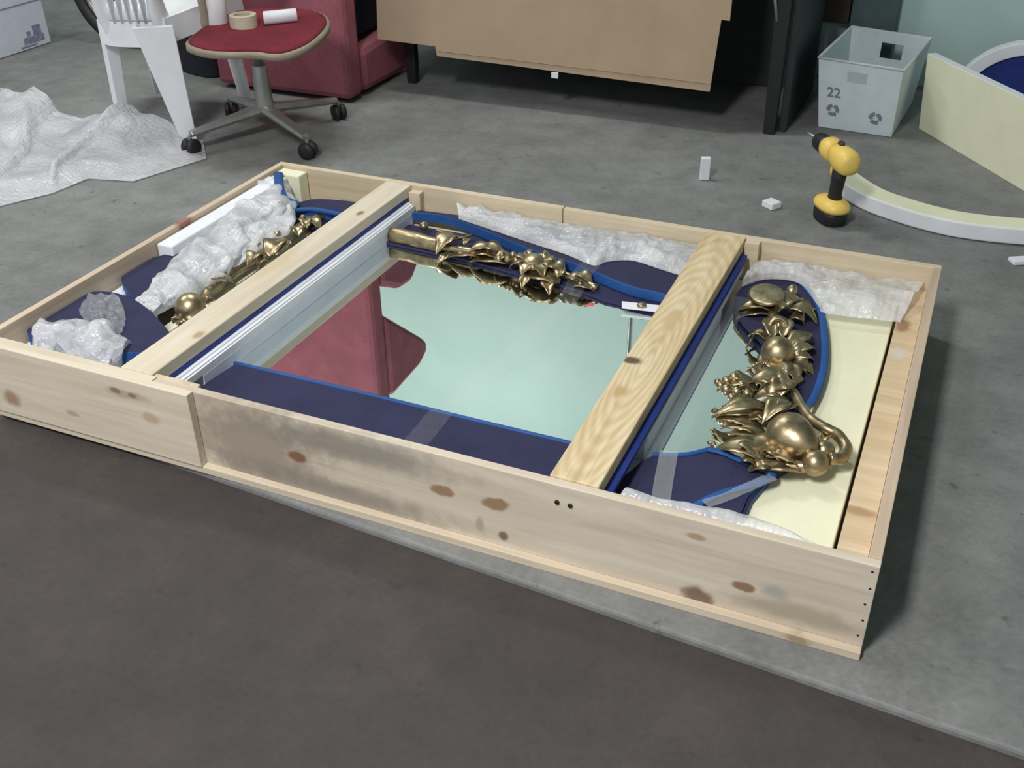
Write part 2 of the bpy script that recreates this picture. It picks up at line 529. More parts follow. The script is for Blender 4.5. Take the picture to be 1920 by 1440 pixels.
M_roll = simple('masking_tape', (0.62, 0.56, 0.43), 0.7)
M_paper = simple('white_paper_roll', (0.82, 0.83, 0.86), 0.55, var=0.03)
M_dot = simple('red_sticker', (0.80, 0.09, 0.12), 0.5)
M_rim = simple('alloy_rim', (0.33, 0.31, 0.30), 0.35, metal=0.6)
M_cloth = fabric('black_cloth', (0.018, 0.019, 0.026), 120)
M_screw = simple('screw_head', (0.05, 0.045, 0.04), 0.4, metal=0.7)

# ------------------------------------------------------------------ the setting
mb = MB(); mb.prism([(-7, 0.345), (-1.14, -0.005), (0.247, -0.088), (3.4, -0.277), (3.4, 3.5), (-7, 3.5)], -0.15, 0.0)
tag(mb.build('floor', M_concrete, bevel=0.006, origin=(0, 0, 0)), kind='structure')
mb = MB(); mb.box(-7, 3.4, -4.2, 0.6, -0.20, -0.014)
tag(mb.build('floor_outer', M_asphalt, origin=(0, 0, -0.2)), kind='structure')
mb = MB(); mb.box(-7, 3.4, 3.3, 3.5, -0.02, 3.25)
tag(mb.build('wall_back', M_wall, origin=(0, 3.3, 0)), kind='structure')
mb = MB(); mb.box(-7.2, -7, -4.2, 3.5, -0.2, 3.25)
tag(mb.build('wall_left', M_wall, origin=(-7, 0, 0)), kind='structure')
mb = MB(); mb.box(3.4, 3.6, -4.2, 3.5, -0.2, 3.25)
tag(mb.build('wall_right', M_wall, origin=(3.4, 0, 0)), kind='structure')
mb = MB(); mb.box(-7.2, 3.6, -4.2, 3.5, 3.25, 3.4)
tag(mb.build('ceiling', M_ceiling, origin=(0, 0, 3.25)), kind='structure')
mb = MB(); mb.box(-0.53, -0.35, 3.235, 3.3, 0, 3.25)  # dark teal strip raised from the rear wall, floor to ceiling
tag(mb.build('wall_strip_1', M_teal, bevel=0.004), kind='structure')

# thin conduit running up the rear wall
mb = MB(); mb.tube([(-1.40, 3.292, 0.02), (-1.40, 3.292, 3.2)], 0.007, 10)
tag(mb.build('conduit_pipe', M_steel, smooth=True), 'thin grey conduit pipe on the mint wall, seen reflected in the mirror', 'pipe')

# ------------------------------------------------------------------ the crate
crate = root('packing_crate', 'shallow open pine packing crate lying on the concrete floor', 'crate', CR)
L, W, H = 1.86, 1.15, 0.19
def board(name, mat, *a, bevel=0.0015):
    return MB().box(*a).build(name, mat, crate, bevel=bevel)
# base of planks
ys = [0.0, 0.23, 0.46, 0.69, 0.92, W]
for i in range(5):
    board('base_plank', M_base, -L, 0, ys[i] + (0.0006 if i else 0), ys[i + 1] - 0.0006, 0.0, 0.017)
board('front_board', M_front, -1.395, -0.0, 0.015, 0.033, 0.0172, 0.1885)
board('front_board', M_frontL, -L, -1.295, -0.004, 0.0145, 0.0172, 0.1905)
board('front_board', M_frontL, -L + 0.018, -1.397, 0.015, 0.033, 0.0172, 0.1895)
board('back_board', M_back, -L, -0.955, W - 0.02, W, 0.0172, 0.190)
board('back_board', M_back, -0.953, 0, W - 0.02, W, 0.0172, 0.1885)
board('end_board', M_side, -L, -L + 0.018, 0.0335, 0.668, 0.0172, 0.1895)
board('end_board', M_side, -L, -L + 0.018, 0.670, W - 0.0205, 0.0172, 0.1905)
board('end_board', M_sideR, -0.02, 0, 0.0335, W - 0.0205, 0.0172, 0.1895)
yl = [0.035, 0.24, 0.46, 0.66, 0.82, 0.95, 1.128]
for i in range(6):
    board('ledge_board', M_ledge, -0.071, -0.0205, yl[i] + 0.0002, yl[i + 1] - 0.0002, 0.0172, 0.128, bevel=0.0004)
board('cross_brace', M_braceA, -1.490, -1.410, 0.034, W - 0.021, 0.160, 0.1905, bevel=0.0025)
mb = MB(); mb.hexa([(-0.552, 0.034, 0.162), (-0.462, 0.034, 0.162), (-0.462, 1.129, 0.162), (-0.562, 1.129, 0.162)],
                   [(-0.552, 0.034, 0.1915), (-0.462, 0.034, 0.1915), (-0.462, 1.129, 0.1915), (-0.562, 1.129, 0.1915)])
mb.build('cross_brace', M_braceB, crate, bevel=0.0025)
board('cleat', M_back, -1.408, -1.372, 1.105, 1.129, 0.075, 0.178)
board('cleat', M_back, -0.460, -0.424, 1.105, 1.129, 0.075, 0.188)
board('cleat', M_side, -1.408, -1.30, 0.034, 0.046, 0.10, 0.187)
for (x, z) in ((-0.53, 0.152), (-0.506, 0.152)):
    MB().lathe([(0.0045, 0), (0.0045, 0.003), (0.003, 0.004)], 10, Matrix.Translation((x, 0.0155, z)) @ Matrix.Rotation(math.pi / 2, 4, 'X')).build('screw', M_screw, crate)

for k in range(5):
    MB().lathe([(0.0022, 0), (0.0022, 0.001), (0.001, 0.0014)], 8, Matrix.Translation((-0.010 + 0.002 * (k % 2), 0.0155, 0.04 + 0.034 * k)) @ Matrix.Rotation(math.pi / 2, 4, 'X')).build('nail', M_screw, crate)

# ------------------------------------------------------------------ mirror with its blue border and gilt ornaments
MR = Vector((-0.93, 0.55, 0.089))
mirror = root('ornate_mirror', 'large mirror with navy border and gilded fruit and leaf ornaments, lying in the crate', 'mirror', MR)
mb = MB(); mb.prism([(-1.62, 0.13), (-0.31, 0.13), (-0.31, 0.97), (-0.62, 0.955), (-0.78, 0.95), (-1.38, 1.02), (-1.62, 1.02)], 0.089, 0.095)
mb.build('mirror_glass', M_glass, mirror)


def border(pts, z0, z1, n=5, name='border', side=1):
    q = smooth_path([(a[0], a[1], 0) for a in pts], n, True)
    q = [Vector((max(v.x, -1.836), min(max(v.y, 0.040), 1.124), 0)) for v in q]
    return MB().prism([(v.x, v.y) for v in q], z0, z1, side=side, topm=0).build(name, [M_navy, M_blue], mirror, bevel=0.003)


def band(path, w, h, parent, name='edge_band', n=5, mat=None):
    q = smooth_path(path, n)
    return MB().tube(q, 1.0, 8, sq=(w, h)).build(name, mat or M_blue, parent, smooth=True)


# straight front border
b0 = MB().prism([(-1.392, 0.060), (-0.50, 0.060), (-0.50, 0.243), (-1.375, 0.243)], 0.0955, 0.109, side=1).build('border', [M_navy, M_blue], mirror, bevel=0.003)
band([(-1.378, 0.243, 0.108), (-1.1, 0.2445, 0.1085), (-0.8, 0.2435, 0.108), (-0.50, 0.2445, 0.108)], 0.0055, 0.0035, b0)
# back border: low inner part and raised outer scalloped flap
b1 = MB().prism([(v[0], v[1]) for v in ((-1.70, 0.93), (-1.50, 0.935), (-1.38, 0.93), (-1.15, 0.915), (-0.95, 0.885), (-0.80, 0.862), (-0.73, 0.838), (-0.58, 0.826), (-0.50, 0.826), (-0.50, 1.06), (-1.70, 1.06))], 0.0955, 0.103, side=0).build('border', [M_navy, M_blue], mirror, bevel=0.002)
flap = [(-1.386, 1.078, 0.125), (-1.295, 1.091, 0.125), (-1.182, 1.058, 0.125), (-1.001, 0.985, 0.125), (-0.877, 0.953, 0.125), (-0.794, 0.921, 0.125), (-0.683, 0.879, 0.125), (-0.613, 0.871, 0.125), (-0.553, 0.866, 0.125), (-0.50, 0.90, 0.12)]
fl_in = smooth_path([(v[0], v[1], 0) for v in flap], 4)
b2 = MB().prism([(v.x, v.y) for v in fl_in] + [(-0.50, 1.10), (-0.80, 1.12), (-1.10, 1.122), (-1.372, 1.10)], 0.1032, 0.133, side=1).build('border', [M_navy, M_blue], mirror, bevel=0.004)
# left part of the back border, between brace and end board
b3 = border([(-1.717, 0.973, 0.13), (-1.695, 1.049, 0.13), (-1.612, 1.074, 0.13), (-1.50, 1.08, 0), (-1.44, 1.05, 0), (-1.44, 1.0, 0), (-1.567, 1.001, 0.13)], 0.1035, 0.135)
band([(-1.699, 0.955, 0.135), (-1.644, 0.985, 0.135), (-1.539, 0.983, 0.135), (-1.50, 1.0, 0.135)], 0.007, 0.007, b3)
# crown at the right: navy lobe with bright edge
lobe = [(-0.384, 0.825, 0.12), (-0.43, 0.904, 0.12), (-0.436, 1.006, 0.12), (-0.389, 1.078, 0.12), (-0.309, 1.073, 0.12), (-0.252, 0.977, 0.12), (-0.217, 0.853, 0.12), (-0.194, 0.712, 0.12), (-0.189, 0.599, 0.12), (-0.196, 0.511, 0.12), (-0.199, 0.449, 0.12), (-0.177, 0.363, 0.12), (-0.211, 0.286, 0.12), (-0.24, 0.374, 0.12), (-0.275, 0.542, 0.12), (-0.316, 0.735, 0.12)]
b4 = border(lobe, 0.1005, 0.119, 4, side=0)
band([(-0.31, 1.077, 0.122), (-0.251, 0.979, 0.122), (-0.215, 0.85, 0.122), (-0.191, 0.709, 0.122), (-0.186, 0.597, 0.122), (-0.194, 0.498, 0.122), (-0.197, 0.437, 0.122)], 0.0085, 0.0025, b4)
b5 = border([(-0.464, 0.124, 0.12), (-0.454, 0.185, 0.12), (-0.431, 0.246, 0.12), (-0.374, 0.277, 0.12), (-0.328, 0.315, 0.12), (-0.274, 0.301, 0.12), (-0.214, 0.276, 0.12), (-0.238, 0.207, 0.12), (-0.246, 0.139, 0.12), (-0.319, 0.097, 0.12), (-0.405, 0.096, 0.12)], 0.0955, 0.122, 4)
band([(-0.338, 0.302, 0.126), (-0.305, 0.301, 0.126), (-0.261, 0.286, 0.126), (-0.21, 0.269, 0.126), (-0.23, 0.235, 0.126), (-0.284, 0.179, 0.126), (-0.318, 0.125, 0.126)], 0.008, 0.003, b5)
band([(-0.431, 0.249, 0.123), (-0.401, 0.26, 0.123), (-0.369, 0.275, 0.123), (-0.336, 0.307, 0.123)], 0.005, 0.004, b5)
b6 = MB().prism([(v[0], v[1]) for v in ((-0.278, 0.238, 0.11), (-0.209, 0.292, 0.11), (-0.23, 0.199, 0.11), (-0.231, 0.143, 0.11), (-0.27, 0.127, 0.11))], 0.1005, 0.112, side=1).build('border', [M_navy, M_blue], mirror, bevel=0.003)
# left lobe of the border
b7 = border([(-1.82, 0.104, 0.16), (-1.865, 0.178, 0.16), (-1.87, 0.267, 0.16), (-1.813, 0.328, 0.16), (-1.714, 0.325, 0.16), (-1.588, 0.265, 0.16), (-1.477, 0.182, 0.16), (-1.547, 0.129, 0.16), (-1.669, 0.103, 0.16)], 0.122, 0.160, 4)
b8 = border([(-1.798, 0.385, 0.15), (-1.841, 0.43, 0.15), (-1.862, 0.503, 0.15), (-1.813, 0.577, 0.15), (-1.803, 0.739, 0.15), (-1.785, 0.882, 0.15), (-1.754, 0.915, 0.15), (-1.734, 0.693, 0.15), (-1.709, 0.468, 0.15), (-1.688, 0.327, 0.15)], 0.10, 0.152, 4)
# small bracket with a bronze knob on the rear edge
mb = MB(); mb.hexa([(-0.678, 0.812, 0.103), (-0.573, 0.829, 0.103), (-0.584, 0.862, 0.103), (-0.689, 0.846, 0.103)], [(-0.677, 0.807, 0.107), (-0.572, 0.824, 0.107), (-0.583, 0.857, 0.107), (-0.688, 0.84, 0.107)])
br = mb.build('bracket', M_white, mirror, bevel=0.001); tag(br, 'white bracket strip')
kp = Vector((-0.636, 0.833, 0.109))
MB().lathe([(0.011, 0), (0.012, 0.004), (0.008, 0.009), (0.004, 0.010)], 14, Matrix.Translation(kp - Vector((0, 0, 0.003)))).build('knob', M_gold, br, smooth=True)

# ---- gilt ornaments
ORN_UP = Vector((0, 0, 1))
def leaf(base, tip, width, curl=0.02, fold=0.18, lobes=2, name='leaf', thick=0.003):
    """curved serrated leaf from base to tip"""
    base = Vector(base); tip = Vector(tip); width *= 1.45
    ax = tip - base; ln = ax.length; t = ax.normalized()
    s = t.cross(ORN_UP)
    if s.length < 1e-3: s = Vector((1, 0, 0))
    s.normalize(); n = s.cross(t)
    rows_t, rows_b = [], []
    nu = 12
    for i in range(nu + 1):
        u = i / nu
        wv = width * (math.sin(math.pi * min(1, u ** 0.75 * 0.97 + 0.03)) ** 0.8) * (1 + 0.11 * math.cos(u * lobes * 2 * math.pi)) * 0.5
        if i == nu: wv = width * 0.02
        c = base + t * (ln * u) + n * (curl * math.sin(math.pi * u) - curl * 0.5 * u * u)
        rt, rb = [], []
        for v in (-1, -0.5, 0, 0.5, 1):
            h = fold * wv * (abs(v) ** 1.5) - 0.004 * (1 if v == 0 else 0) + 0.001 * math.sin(u * 9 + v)
            q = c + s * (wv * v) + n * (h - fold * wv * 0.4)
            rt.append(q); rb.append(q - n * thick)
        rows_t.append(rt); rows_b.append(rb)
    mb = MB()
    mb.grid([a + b[::-1] for a, b in zip(rows_t, rows_b)], close=True)
    mb.f.append(list(range(10))); mb.m.append(0)
    k = nu * 10; mb.f.append([k + j for j in range(10)]); mb.m.append(0)
    return mb.build(name, M_gold, mirror, smooth=True)


def fruit(c, r, axis=(0, 0, 1), stretch=1.0, neck=0.0, name='fruit', n=20):
    a = Vector(axis).normalized()
    M = Matrix.Translation(Vector(c)) @ a.to_track_quat('Z', 'Y').to_matrix().to_4x4()
    prof = []
    for i in range(15):
        th = math.pi * (i + 0.4) / 14.8
        rr = r * math.sin(th); z = -r * math.cos(th) * stretch
        if neck and z > 0: z *= 1 + neck; rr *= 1 - 0.45 * neck * (z / (r * stretch * (1 + neck))) ** 1.0
        prof.append((max(rr, 0.001), z))
    return MB().lathe(prof, n, M).build(name, M_gold, mirror, smooth=True)


def vine(pts, r0, r1, name='vine', n=5):
    q = smooth_path(pts, n); k = len(q)
    rad = [r0 + (r1 - r0) * i / (k - 1) for i in range(k)]
    rad = [r * (1 + 0.03 * math.sin(i * 1.1)) for i, r in enumerate(rad)]
    return MB().tube(q, rad, 9).build(name, M_gold, mirror, smooth=True)


def berry(c, r):
    return MB().lathe([(r * math.sin(math.pi * (i + 0.3) / 6.6), -r * math.cos(math.pi * (i + 0.3) / 6.6)) for i in range(7)], 10, Matrix.Translation(Vector(c))).build('berry', M_gold, mirror, smooth=True)


# right-hand crown, from the rear corner towards the front
mb = MB()   # flat oval medallion
cm = Vector((-0.36, 0.903, 0.158))
Mm = Matrix.Translation(cm) @ Matrix.Rotation(math.radians(-50), 4, 'Z') @ Matrix.Rotation(math.radians(10), 4, 'X') @ Matrix.Scale(0.80, 4, (0, 1, 0))
mb.lathe([(0.002, -0.016), (0.036, -0.012), (0.0475, -0.002), (0.0485, 0.003), (0.042, 0.0050), (0.002, 0.0052)], 26, Mm)
mb.build('medallion', M_gold, mirror, smooth=True)
fruit((-0.313, 0.964, 0.145), 0.013, (0.2, 0.3, 1), 1.5)
leaf((-0.337, 0.883, 0.135), (-0.423, 0.873, 0.125), 0.034, 0.018)
leaf((-0.338, 0.88, 0.125), (-0.416, 0.857, 0.115), 0.026, 0.012)
leaf((-0.326, 0.881, 0.145), (-0.278, 0.954, 0.14), 0.034, 0.02)
leaf((-0.307, 0.881, 0.145), (-0.232, 0.871, 0.135), 0.036, 0.022)
leaf((-0.287, 0.876, 0.135), (-0.248, 0.935, 0.13), 0.026, 0.014)
leaf((-0.295, 0.858, 0.135), (-0.256, 0.859, 0.125), 0.032, 0.02)
leaf((-0.327, 0.863, 0.14), (-0.3, 0.88, 0.155), 0.030, 0.018)
vine([(-0.359, 0.931, 0.135), (-0.333, 0.867, 0.13), (-0.314, 0.777, 0.125), (-0.301, 0.692, 0.12)], 0.014, 0.012)
# tubular bud with an opening
cb = Vector((-0.31, 0.797, 0.14))
Mb = Matrix.Translation(cb) @ Matrix.Rotation(math.radians(62), 4, 'X') @ Matrix.Rotation(math.radians(12), 4, 'Y')
MB().lathe([(0.010, -0.030), (0.020, -0.018), (0.025, 0.0), (0.024, 0.014), (0.019, 0.019), (0.012, 0.015), (0.008, 0.002)], 18, Mb).build('bud', M_gold, mirror, smooth=True)
leaf((-0.31, 0.75, 0.14), (-0.34, 0.819, 0.15), 0.026, 0.012)
leaf((-0.291, 0.758, 0.14), (-0.295, 0.832, 0.15), 0.024, 0.012)
leaf((-0.322, 0.761, 0.125), (-0.37, 0.777, 0.12), 0.020, 0.015)
vine([(-0.348, 0.803, 0.115), (-0.358, 0.779, 0.112), (-0.36, 0.755, 0.106), (-0.365, 0.739, 0.104)], 0.004, 0.0015)
# first pomegranate with pointed calyx and fins
fruit((-0.286, 0.676, 0.145), 0.036, (-0.3, -0.4, 0.8), 0.92, name='pomegranate')
leaf((-0.302, 0.659, 0.135), (-0.318, 0.65, 0.115), 0.026, 0.01)
leaf((-0.271, 0.731, 0.135), (-0.234, 0.802, 0.14), 0.030, 0.012)
leaf((-0.26, 0.706, 0.135), (-0.217, 0.748, 0.135), 0.028, 0.014)
leaf((-0.256, 0.683, 0.135), (-0.211, 0.706, 0.13), 0.028, 0.014)
leaf((-0.258, 0.668, 0.13), (-0.209, 0.65, 0.125), 0.030, 0.016)
leaf((-0.266, 0.652, 0.13), (-0.223, 0.603, 0.125), 0.030, 0.018)
leaf((-0.289, 0.655, 0.13), (-0.251, 0.579, 0.13), 0.036, 0.02)
leaf((-0.234, 0.663, 0.125), (-0.201, 0.657, 0.12), 0.020, 0.012)
# middle cluster: leaf sprays and berries
vine([(-0.225, 0.616, 0.125), (-0.249, 0.566, 0.135), (-0.298, 0.568, 0.13), (-0.332, 0.628, 0.115)], 0.009, 0.003)
leaf((-0.298, 0.593, 0.13), (-0.342, 0.645, 0.11), 0.020, 0.014)
leaf((-0.248, 0.558, 0.14), (-0.325, 0.549, 0.14), 0.040, 0.02)
leaf((-0.225, 0.546, 0.145), (-0.274, 0.526, 0.14), 0.044, 0.024)
leaf((-0.261, 0.504, 0.14), (-0.232, 0.579, 0.15), 0.036, 0.02)
leaf((-0.298, 0.542, 0.13), (-0.376, 0.522, 0.13), 0.034, 0.02, lobes=5)
leaf((-0.323, 0.551, 0.135), (-0.367, 0.549, 0.135), 0.022, 0.014)
leaf((-0.231, 0.524, 0.135), (-0.302, 0.51, 0.13), 0.036, 0.02)
for (q, r) in (((-0.36, 0.533, 0.128), .0085), ((-0.354, 0.508, 0.123), .0095), ((-0.333, 0.508, 0.123), .0095), ((-0.312, 0.509, 0.123), .0085), ((-0.37, 0.524, 0.12), .007),
               ((-0.34, 0.497, 0.115), .007), ((-0.327, 0.522, 0.132), .008), ((-0.348, 0.543, 0.135), .008), ((-0.318, 0.501, 0.113), .007), ((-0.378, 0.531, 0.122), .006)):
    berry(Vector(q) + Vector((0, 0, 0.010)), r * 1.25)
leaf((-0.263, 0.477, 0.13), (-0.357, 0.424, 0.13), 0.030, 0.018)
leaf((-0.275, 0.468, 0.12), (-0.363, 0.431, 0.12), 0.030, 0.012)
leaf((-0.225, 0.489, 0.145), (-0.261, 0.413, 0.145), 0.032, 0.02)
leaf((-0.214, 0.492, 0.14), (-0.245, 0.432, 0.15), 0.028, 0.016)
leaf((-0.271, 0.427, 0.115), (-0.357, 0.431, 0.115), 0.034, 0.014, lobes=5)
leaf((-0.258, 0.413, 0.115), (-0.339, 0.409, 0.115), 0.036, 0.014, lobes=4)
leaf((-0.243, 0.39, 0.115), (-0.32, 0.391, 0.115), 0.034, 0.014)
leaf((-0.255, 0.446, 0.12), (-0.3, 0.435, 0.125), 0.030, 0.016)
leaf((-0.241, 0.431, 0.12), (-0.281, 0.468, 0.125), 0.030, 0.016)
# big pear and its looping stem
fruit((-0.201, 0.359, 0.155), 0.046, (0.75, -0.55, 0.12), 0.95, 0.45, name='pear', n=24)
fruit((-0.144, 0.312, 0.142), 0.025, (0.4, -0.9, -0.1), 1.0, name='pear')
fruit((-0.136, 0.367, 0.135), 0.020, (0.9, 0.1, 0), 1.0, name='pear')
vine([(-0.225, 0.531, 0.145), (-0.2, 0.48, 0.148), (-0.176, 0.441, 0.15), (-0.147, 0.42, 0.15), (-0.12, 0.409, 0.148), (-0.1, 0.384, 0.142), (-0.102, 0.353, 0.138), (-0.122, 0.341, 0.138)], 0.0095, 0.0125, n=6)
leaf((-0.184, 0.458, 0.15), (-0.179, 0.481, 0.155), 0.012, 0.006)
leaf((-0.145, 0.387, 0.14), (-0.136, 0.429, 0.135), 0.016, 0.01)
leaf((-0.237, 0.307, 0.135), (-0.281, 0.345, 0.14), 0.050, 0.02)
leaf((-0.226, 0.302, 0.135), (-0.338, 0.321, 0.118), 0.040, 0.022)
leaf((-0.238, 0.288, 0.132), (-0.277, 0.292, 0.125), 0.036, 0.018)
leaf((-0.213, 0.288, 0.13), (-0.257, 0.267, 0.126), 0.030, 0.016)
leaf((-0.329, 0.322, 0.115), (-0.348, 0.337, 0.12), 0.010, 0.006)
leaf((-0.169, 0.308, 0.135), (-0.227, 0.298, 0.15), 0.034, 0.016)
leaf((-0.162, 0.298, 0.132), (-0.243, 0.273, 0.126), 0.026, 0.014)
leaf((-0.198, 0.303, 0.14), (-0.241, 0.321, 0.145), 0.030, 0.016)
vine([(-0.237, 0.287, 0.128), (-0.196, 0.301, 0.13), (-0.159, 0.304, 0.135), (-0.142, 0.316, 0.14)], 0.012, 0.012)

# rear branch along the far border
vine([(-1.378, 0.95, 0.118), (-1.318, 0.944, 0.12), (-1.265, 0.936, 0.12), (-1.217, 0.935, 0.118)], 0.022, 0.018, name='branch')
vine([(-1.233, 0.936, 0.118), (-1.153, 0.932, 0.118), (-1.078, 0.935, 0.118), (-0.982, 0.922, 0.12), (-0.857, 0.901, 0.118), (-0.762, 0.872, 0.113)], 0.012, 0.008, name='branch')
fruit((-1.311, 1.009, 0.13), 0.013, (0.1, 0.2, 1), 1.0)
leaf((-1.194, 0.972, 0.14), (-1.216, 0.891, 0.125), 0.040, 0.02)
leaf((-1.009, 0.915, 0.118), (-1.124, 0.902, 0.112), 0.040, 0.012)
leaf((-1.097, 0.927, 0.118), (-1.191, 0.907, 0.11), 0.036, 0.010)
leaf((-0.858, 0.866, 0.115), (-0.968, 0.873, 0.11), 0.044, 0.014)
vine([(-1.204, 0.974, 0.13), (-1.235, 0.987, 0.13), (-1.267, 0.997, 0.13)], 0.007, 0.004)
vine([(-1.206, 0.962, 0.13), (-1.179, 0.98, 0.13), (-1.167, 1.007, 0.13)], 0.006, 0.003)
leaf((-1.159, 0.945, 0.13), (-1.156, 0.978, 0.135), 0.014, 0.008)
leaf((-1.076, 0.948, 0.128), (-1.141, 0.921, 0.125), 0.030, 0.016)
leaf((-1.056, 0.921, 0.125), (-1.129, 0.914, 0.118), 0.030, 0.014)
leaf((-1.109, 0.937, 0.13), (-1.036, 0.938, 0.13), 0.032, 0.018)
leaf((-1.055, 0.903, 0.118), (-1.01, 0.935, 0.13), 0.030, 0.016)
for q in ((-1.035, 0.914, 0.135), (-1.012, 0.896, 0.135), (-1.009, 0.924, 0.135), (-0.992, 0.904, 0.132), (-0.993, 0.931, 0.132), (-1.037, 0.897, 0.13)):
    berry(q, 0.009)
fruit((-0.948, 0.913, 0.13), 0.030, (0.1, -0.3, 1), 0.55, name='blossom')
for a in range(7):
    an = a * 2 * math.pi / 7
    c0 = Vector((-0.944, 0.912, 0.128))
    leaf(c0 + Vector((math.cos(an) * 0.016, math.sin(an) * 0.016, 0.006)), c0 + Vector((math.cos(an) * 0.068, math.sin(an) * 0.056, -0.002)), 0.036, 0.014, name='petal')
leaf((-0.943, 0.866, 0.118), (-0.942, 0.819, 0.106), 0.020, 0.008)
leaf((-0.895, 0.87, 0.118), (-0.865, 0.814, 0.106), 0.024, 0.008)
leaf((-0.902, 0.905, 0.13), (-0.854, 0.892, 0.13), 0.036, 0.018)
leaf((-0.867, 0.872, 0.125), (-0.861, 0.904, 0.135), 0.022, 0.012)
leaf((-0.85, 0.884, 0.12), (-0.795, 0.879, 0.115), 0.026, 0.014)
leaf((-0.828, 0.898, 0.125), (-0.777, 0.882, 0.12), 0.026, 0.016)
leaf((-0.82, 0.859, 0.115), (-0.76, 0.868, 0.108), 0.022, 0.012)
leaf((-1.183, 0.913, 0.115), (-1.2, 0.869, 0.104), 0.018, 0.006)

# left part, half hidden under bubble wrap and brace
vine([(-1.614, 0.349, 0.112), (-1.635, 0.486, 0.112), (-1.645, 0.609, 0.112), (-1.637, 0.786, 0.112), (-1.642, 0.936, 0.112), (-1.619, 1.025, 0.112)], 0.016, 0.014, name='branch')
fruit((-1.584, 0.363, 0.145), 0.036, (-0.3, -0.3, 0.8), 0.95, name='pomegranate')
leaf((-1.578, 0.409, 0.135), (-1.546, 0.383, 0.12), 0.036, 0.016)
leaf((-1.586, 0.339, 0.13), (-1.618, 0.331, 0.12), 0.030, 0.014)
leaf((-1.604, 0.421, 0.135), (-1.575, 0.444, 0.13), 0.036, 0.018)
leaf((-1.664, 0.518, 0.128), (-1.598, 0.549, 0.128), 0.034, 0.018)
leaf((-1.629, 0.503, 0.12), (-1.676, 0.521, 0.12), 0.030, 0.014)
leaf((-1.603, 0.671, 0.14), (-1.612, 0.62, 0.14), 0.030, 0.018)
leaf((-1.637, 0.685, 0.14), (-1.656, 0.707, 0.15), 0.026, 0.012)
leaf((-1.577, 0.671, 0.145), (-1.6, 0.766, 0.15), 0.040, 0.02)
leaf((-1.577, 0.692, 0.14), (-1.582, 0.774, 0.145), 0.032, 0.018)
leaf((-1.584, 0.667, 0.135), (-1.602, 0.642, 0.12), 0.030, 0.014)
fruit((-1.592, 0.732, 0.14), 0.018, (0.5, 0.6, 0.3), 1.7)
leaf((-1.598, 0.833, 0.13), (-1.622, 0.862, 0.145), 0.024, 0.012)
leaf((-1.607, 0.886, 0.13), (-1.64, 0.926, 0.14), 0.024, 0.012)
leaf((-1.586, 0.919, 0.12), (-1.633, 0.926, 0.13), 0.026, 0.014)
berry((-1.637, 0.915, 0.14), 0.009)
berry((-1.627, 0.78, 0.15), 0.010)

# ------------------------------------------------------------------ packing around the mirror
def top(mb, name, mat, label, cat, group=None, **kw):
    return tag(mb.build(name, mat, **kw), label, cat, group)


# foam strips and blue sheets under the two braces
top(MB().box(-1.497, -1.386, 0.150, 1.085, 0.0952, 0.127), 'foam_plank', M_foamG, 'pale blue-grey foam plank on the mirror below the left cross brace', 'foam plank', bevel=0.001)
mb = MB(); mb.box(-1.497, -1.3865, 0.048, 1.098, 0.1274, 0.1440)
mb.box(-1.497, -1.3905, 0.048, 1.098, 0.1440, 0.1480); mb.box(-1.497, -1.3985, 0.048, 1.098, 0.1480, 0.1515)
top(mb, 'foam_plank', M_foamW, 'white ridged foam plank directly under the left cross brace', 'foam plank', bevel=0.0008)
top(MB().box(-1.495, -1.4065, 0.048, 1.095, 0.1518, 0.1597), 'padding_sheet', M_blue2, 'thin navy padding sheet sandwiched under the left cross brace', 'padding sheet', bevel=0.001)
top(MB().box(-0.565, -0.4455, 0.262, 1.05, 0.1338, 0.1500), 'foam_plank', M_foamG, 'grey foam plank under the knotty right cross brace', 'foam plank', bevel=0.001)
top(MB().box(-0.567, -0.447, 0.05, 1.09, 0.1504, 0.1615), 'padding_sheet', M_blue2, 'cobalt blue padding sheet under the knotty right cross brace', 'padding sheet', bevel=0.001)
top(MB().box(-0.56, -0.450, 0.262, 0.86, 0.0952, 0.1334), 'foam_plank', M_foamG, 'lower grey foam plank between mirror and knotty right brace', 'foam plank', bevel=0.001)

# cream foam sheet at the right and supports
fs = MB(); fs.box(-0.302, -0.0785, 0.0345, 1.10, 0.0175, 0.100)
top(fs, 'foam_sheet', M_foamY, 'cream foam sheet lying flat at the right end of the crate', 'foam sheet', bevel=0.003)
top(MB().box(-1.66, -0.32, 0.06, 1.10, 0.0175, 0.0885), 'foam_bed', M_foamY, 'cream foam bed beneath the mirror', 'foam sheet', bevel=0.003)
top(MB().box(-1.838, -1.790, 0.56, 1.075, 0.10, 0.178), 'foam_bar', [M_foamW], 'long white foam bar along the left end board of the crate', 'foam bar', bevel=0.004)
top(MB().box(-1.838, -1.80, 0.34, 0.47, 0.0175, 0.128), 'foam_bar', M_foamW, 'short white foam bar by the left end board', 'foam bar', bevel=0.004)
mb = MB(); mb.box(-1.838, -1.755, 1.082, 1.127, 0.0175, 0.182, 0)
top(mb, 'foam_block', M_foamY, 'cream foam block in the far left corner of the crate', 'foam block', bevel=0.004)
mb = MB(); mb.box(-1.838, -1.70, 0.036, 0.12, 0.0175, 0.13)
top(mb, 'foam_block', M_foamW, 'white foam block in the near left corner of the crate', 'foam block', bevel=0.004)
# blue strap standing in the far left corner
q = smooth_path([(-1.82, 1.076, 0.185), (-1.773, 1.01, 0.175), (-1.733, 0.972, 0.16), (-1.696, 0.985, 0.14)], 6)
mb = MB(); mb.tube(q, 1.0, 8, sq=(0.013, 0.006))
top(mb, 'strap', M_blue, 'bright blue strap curling up at the far left corner', 'strap', smooth=True)


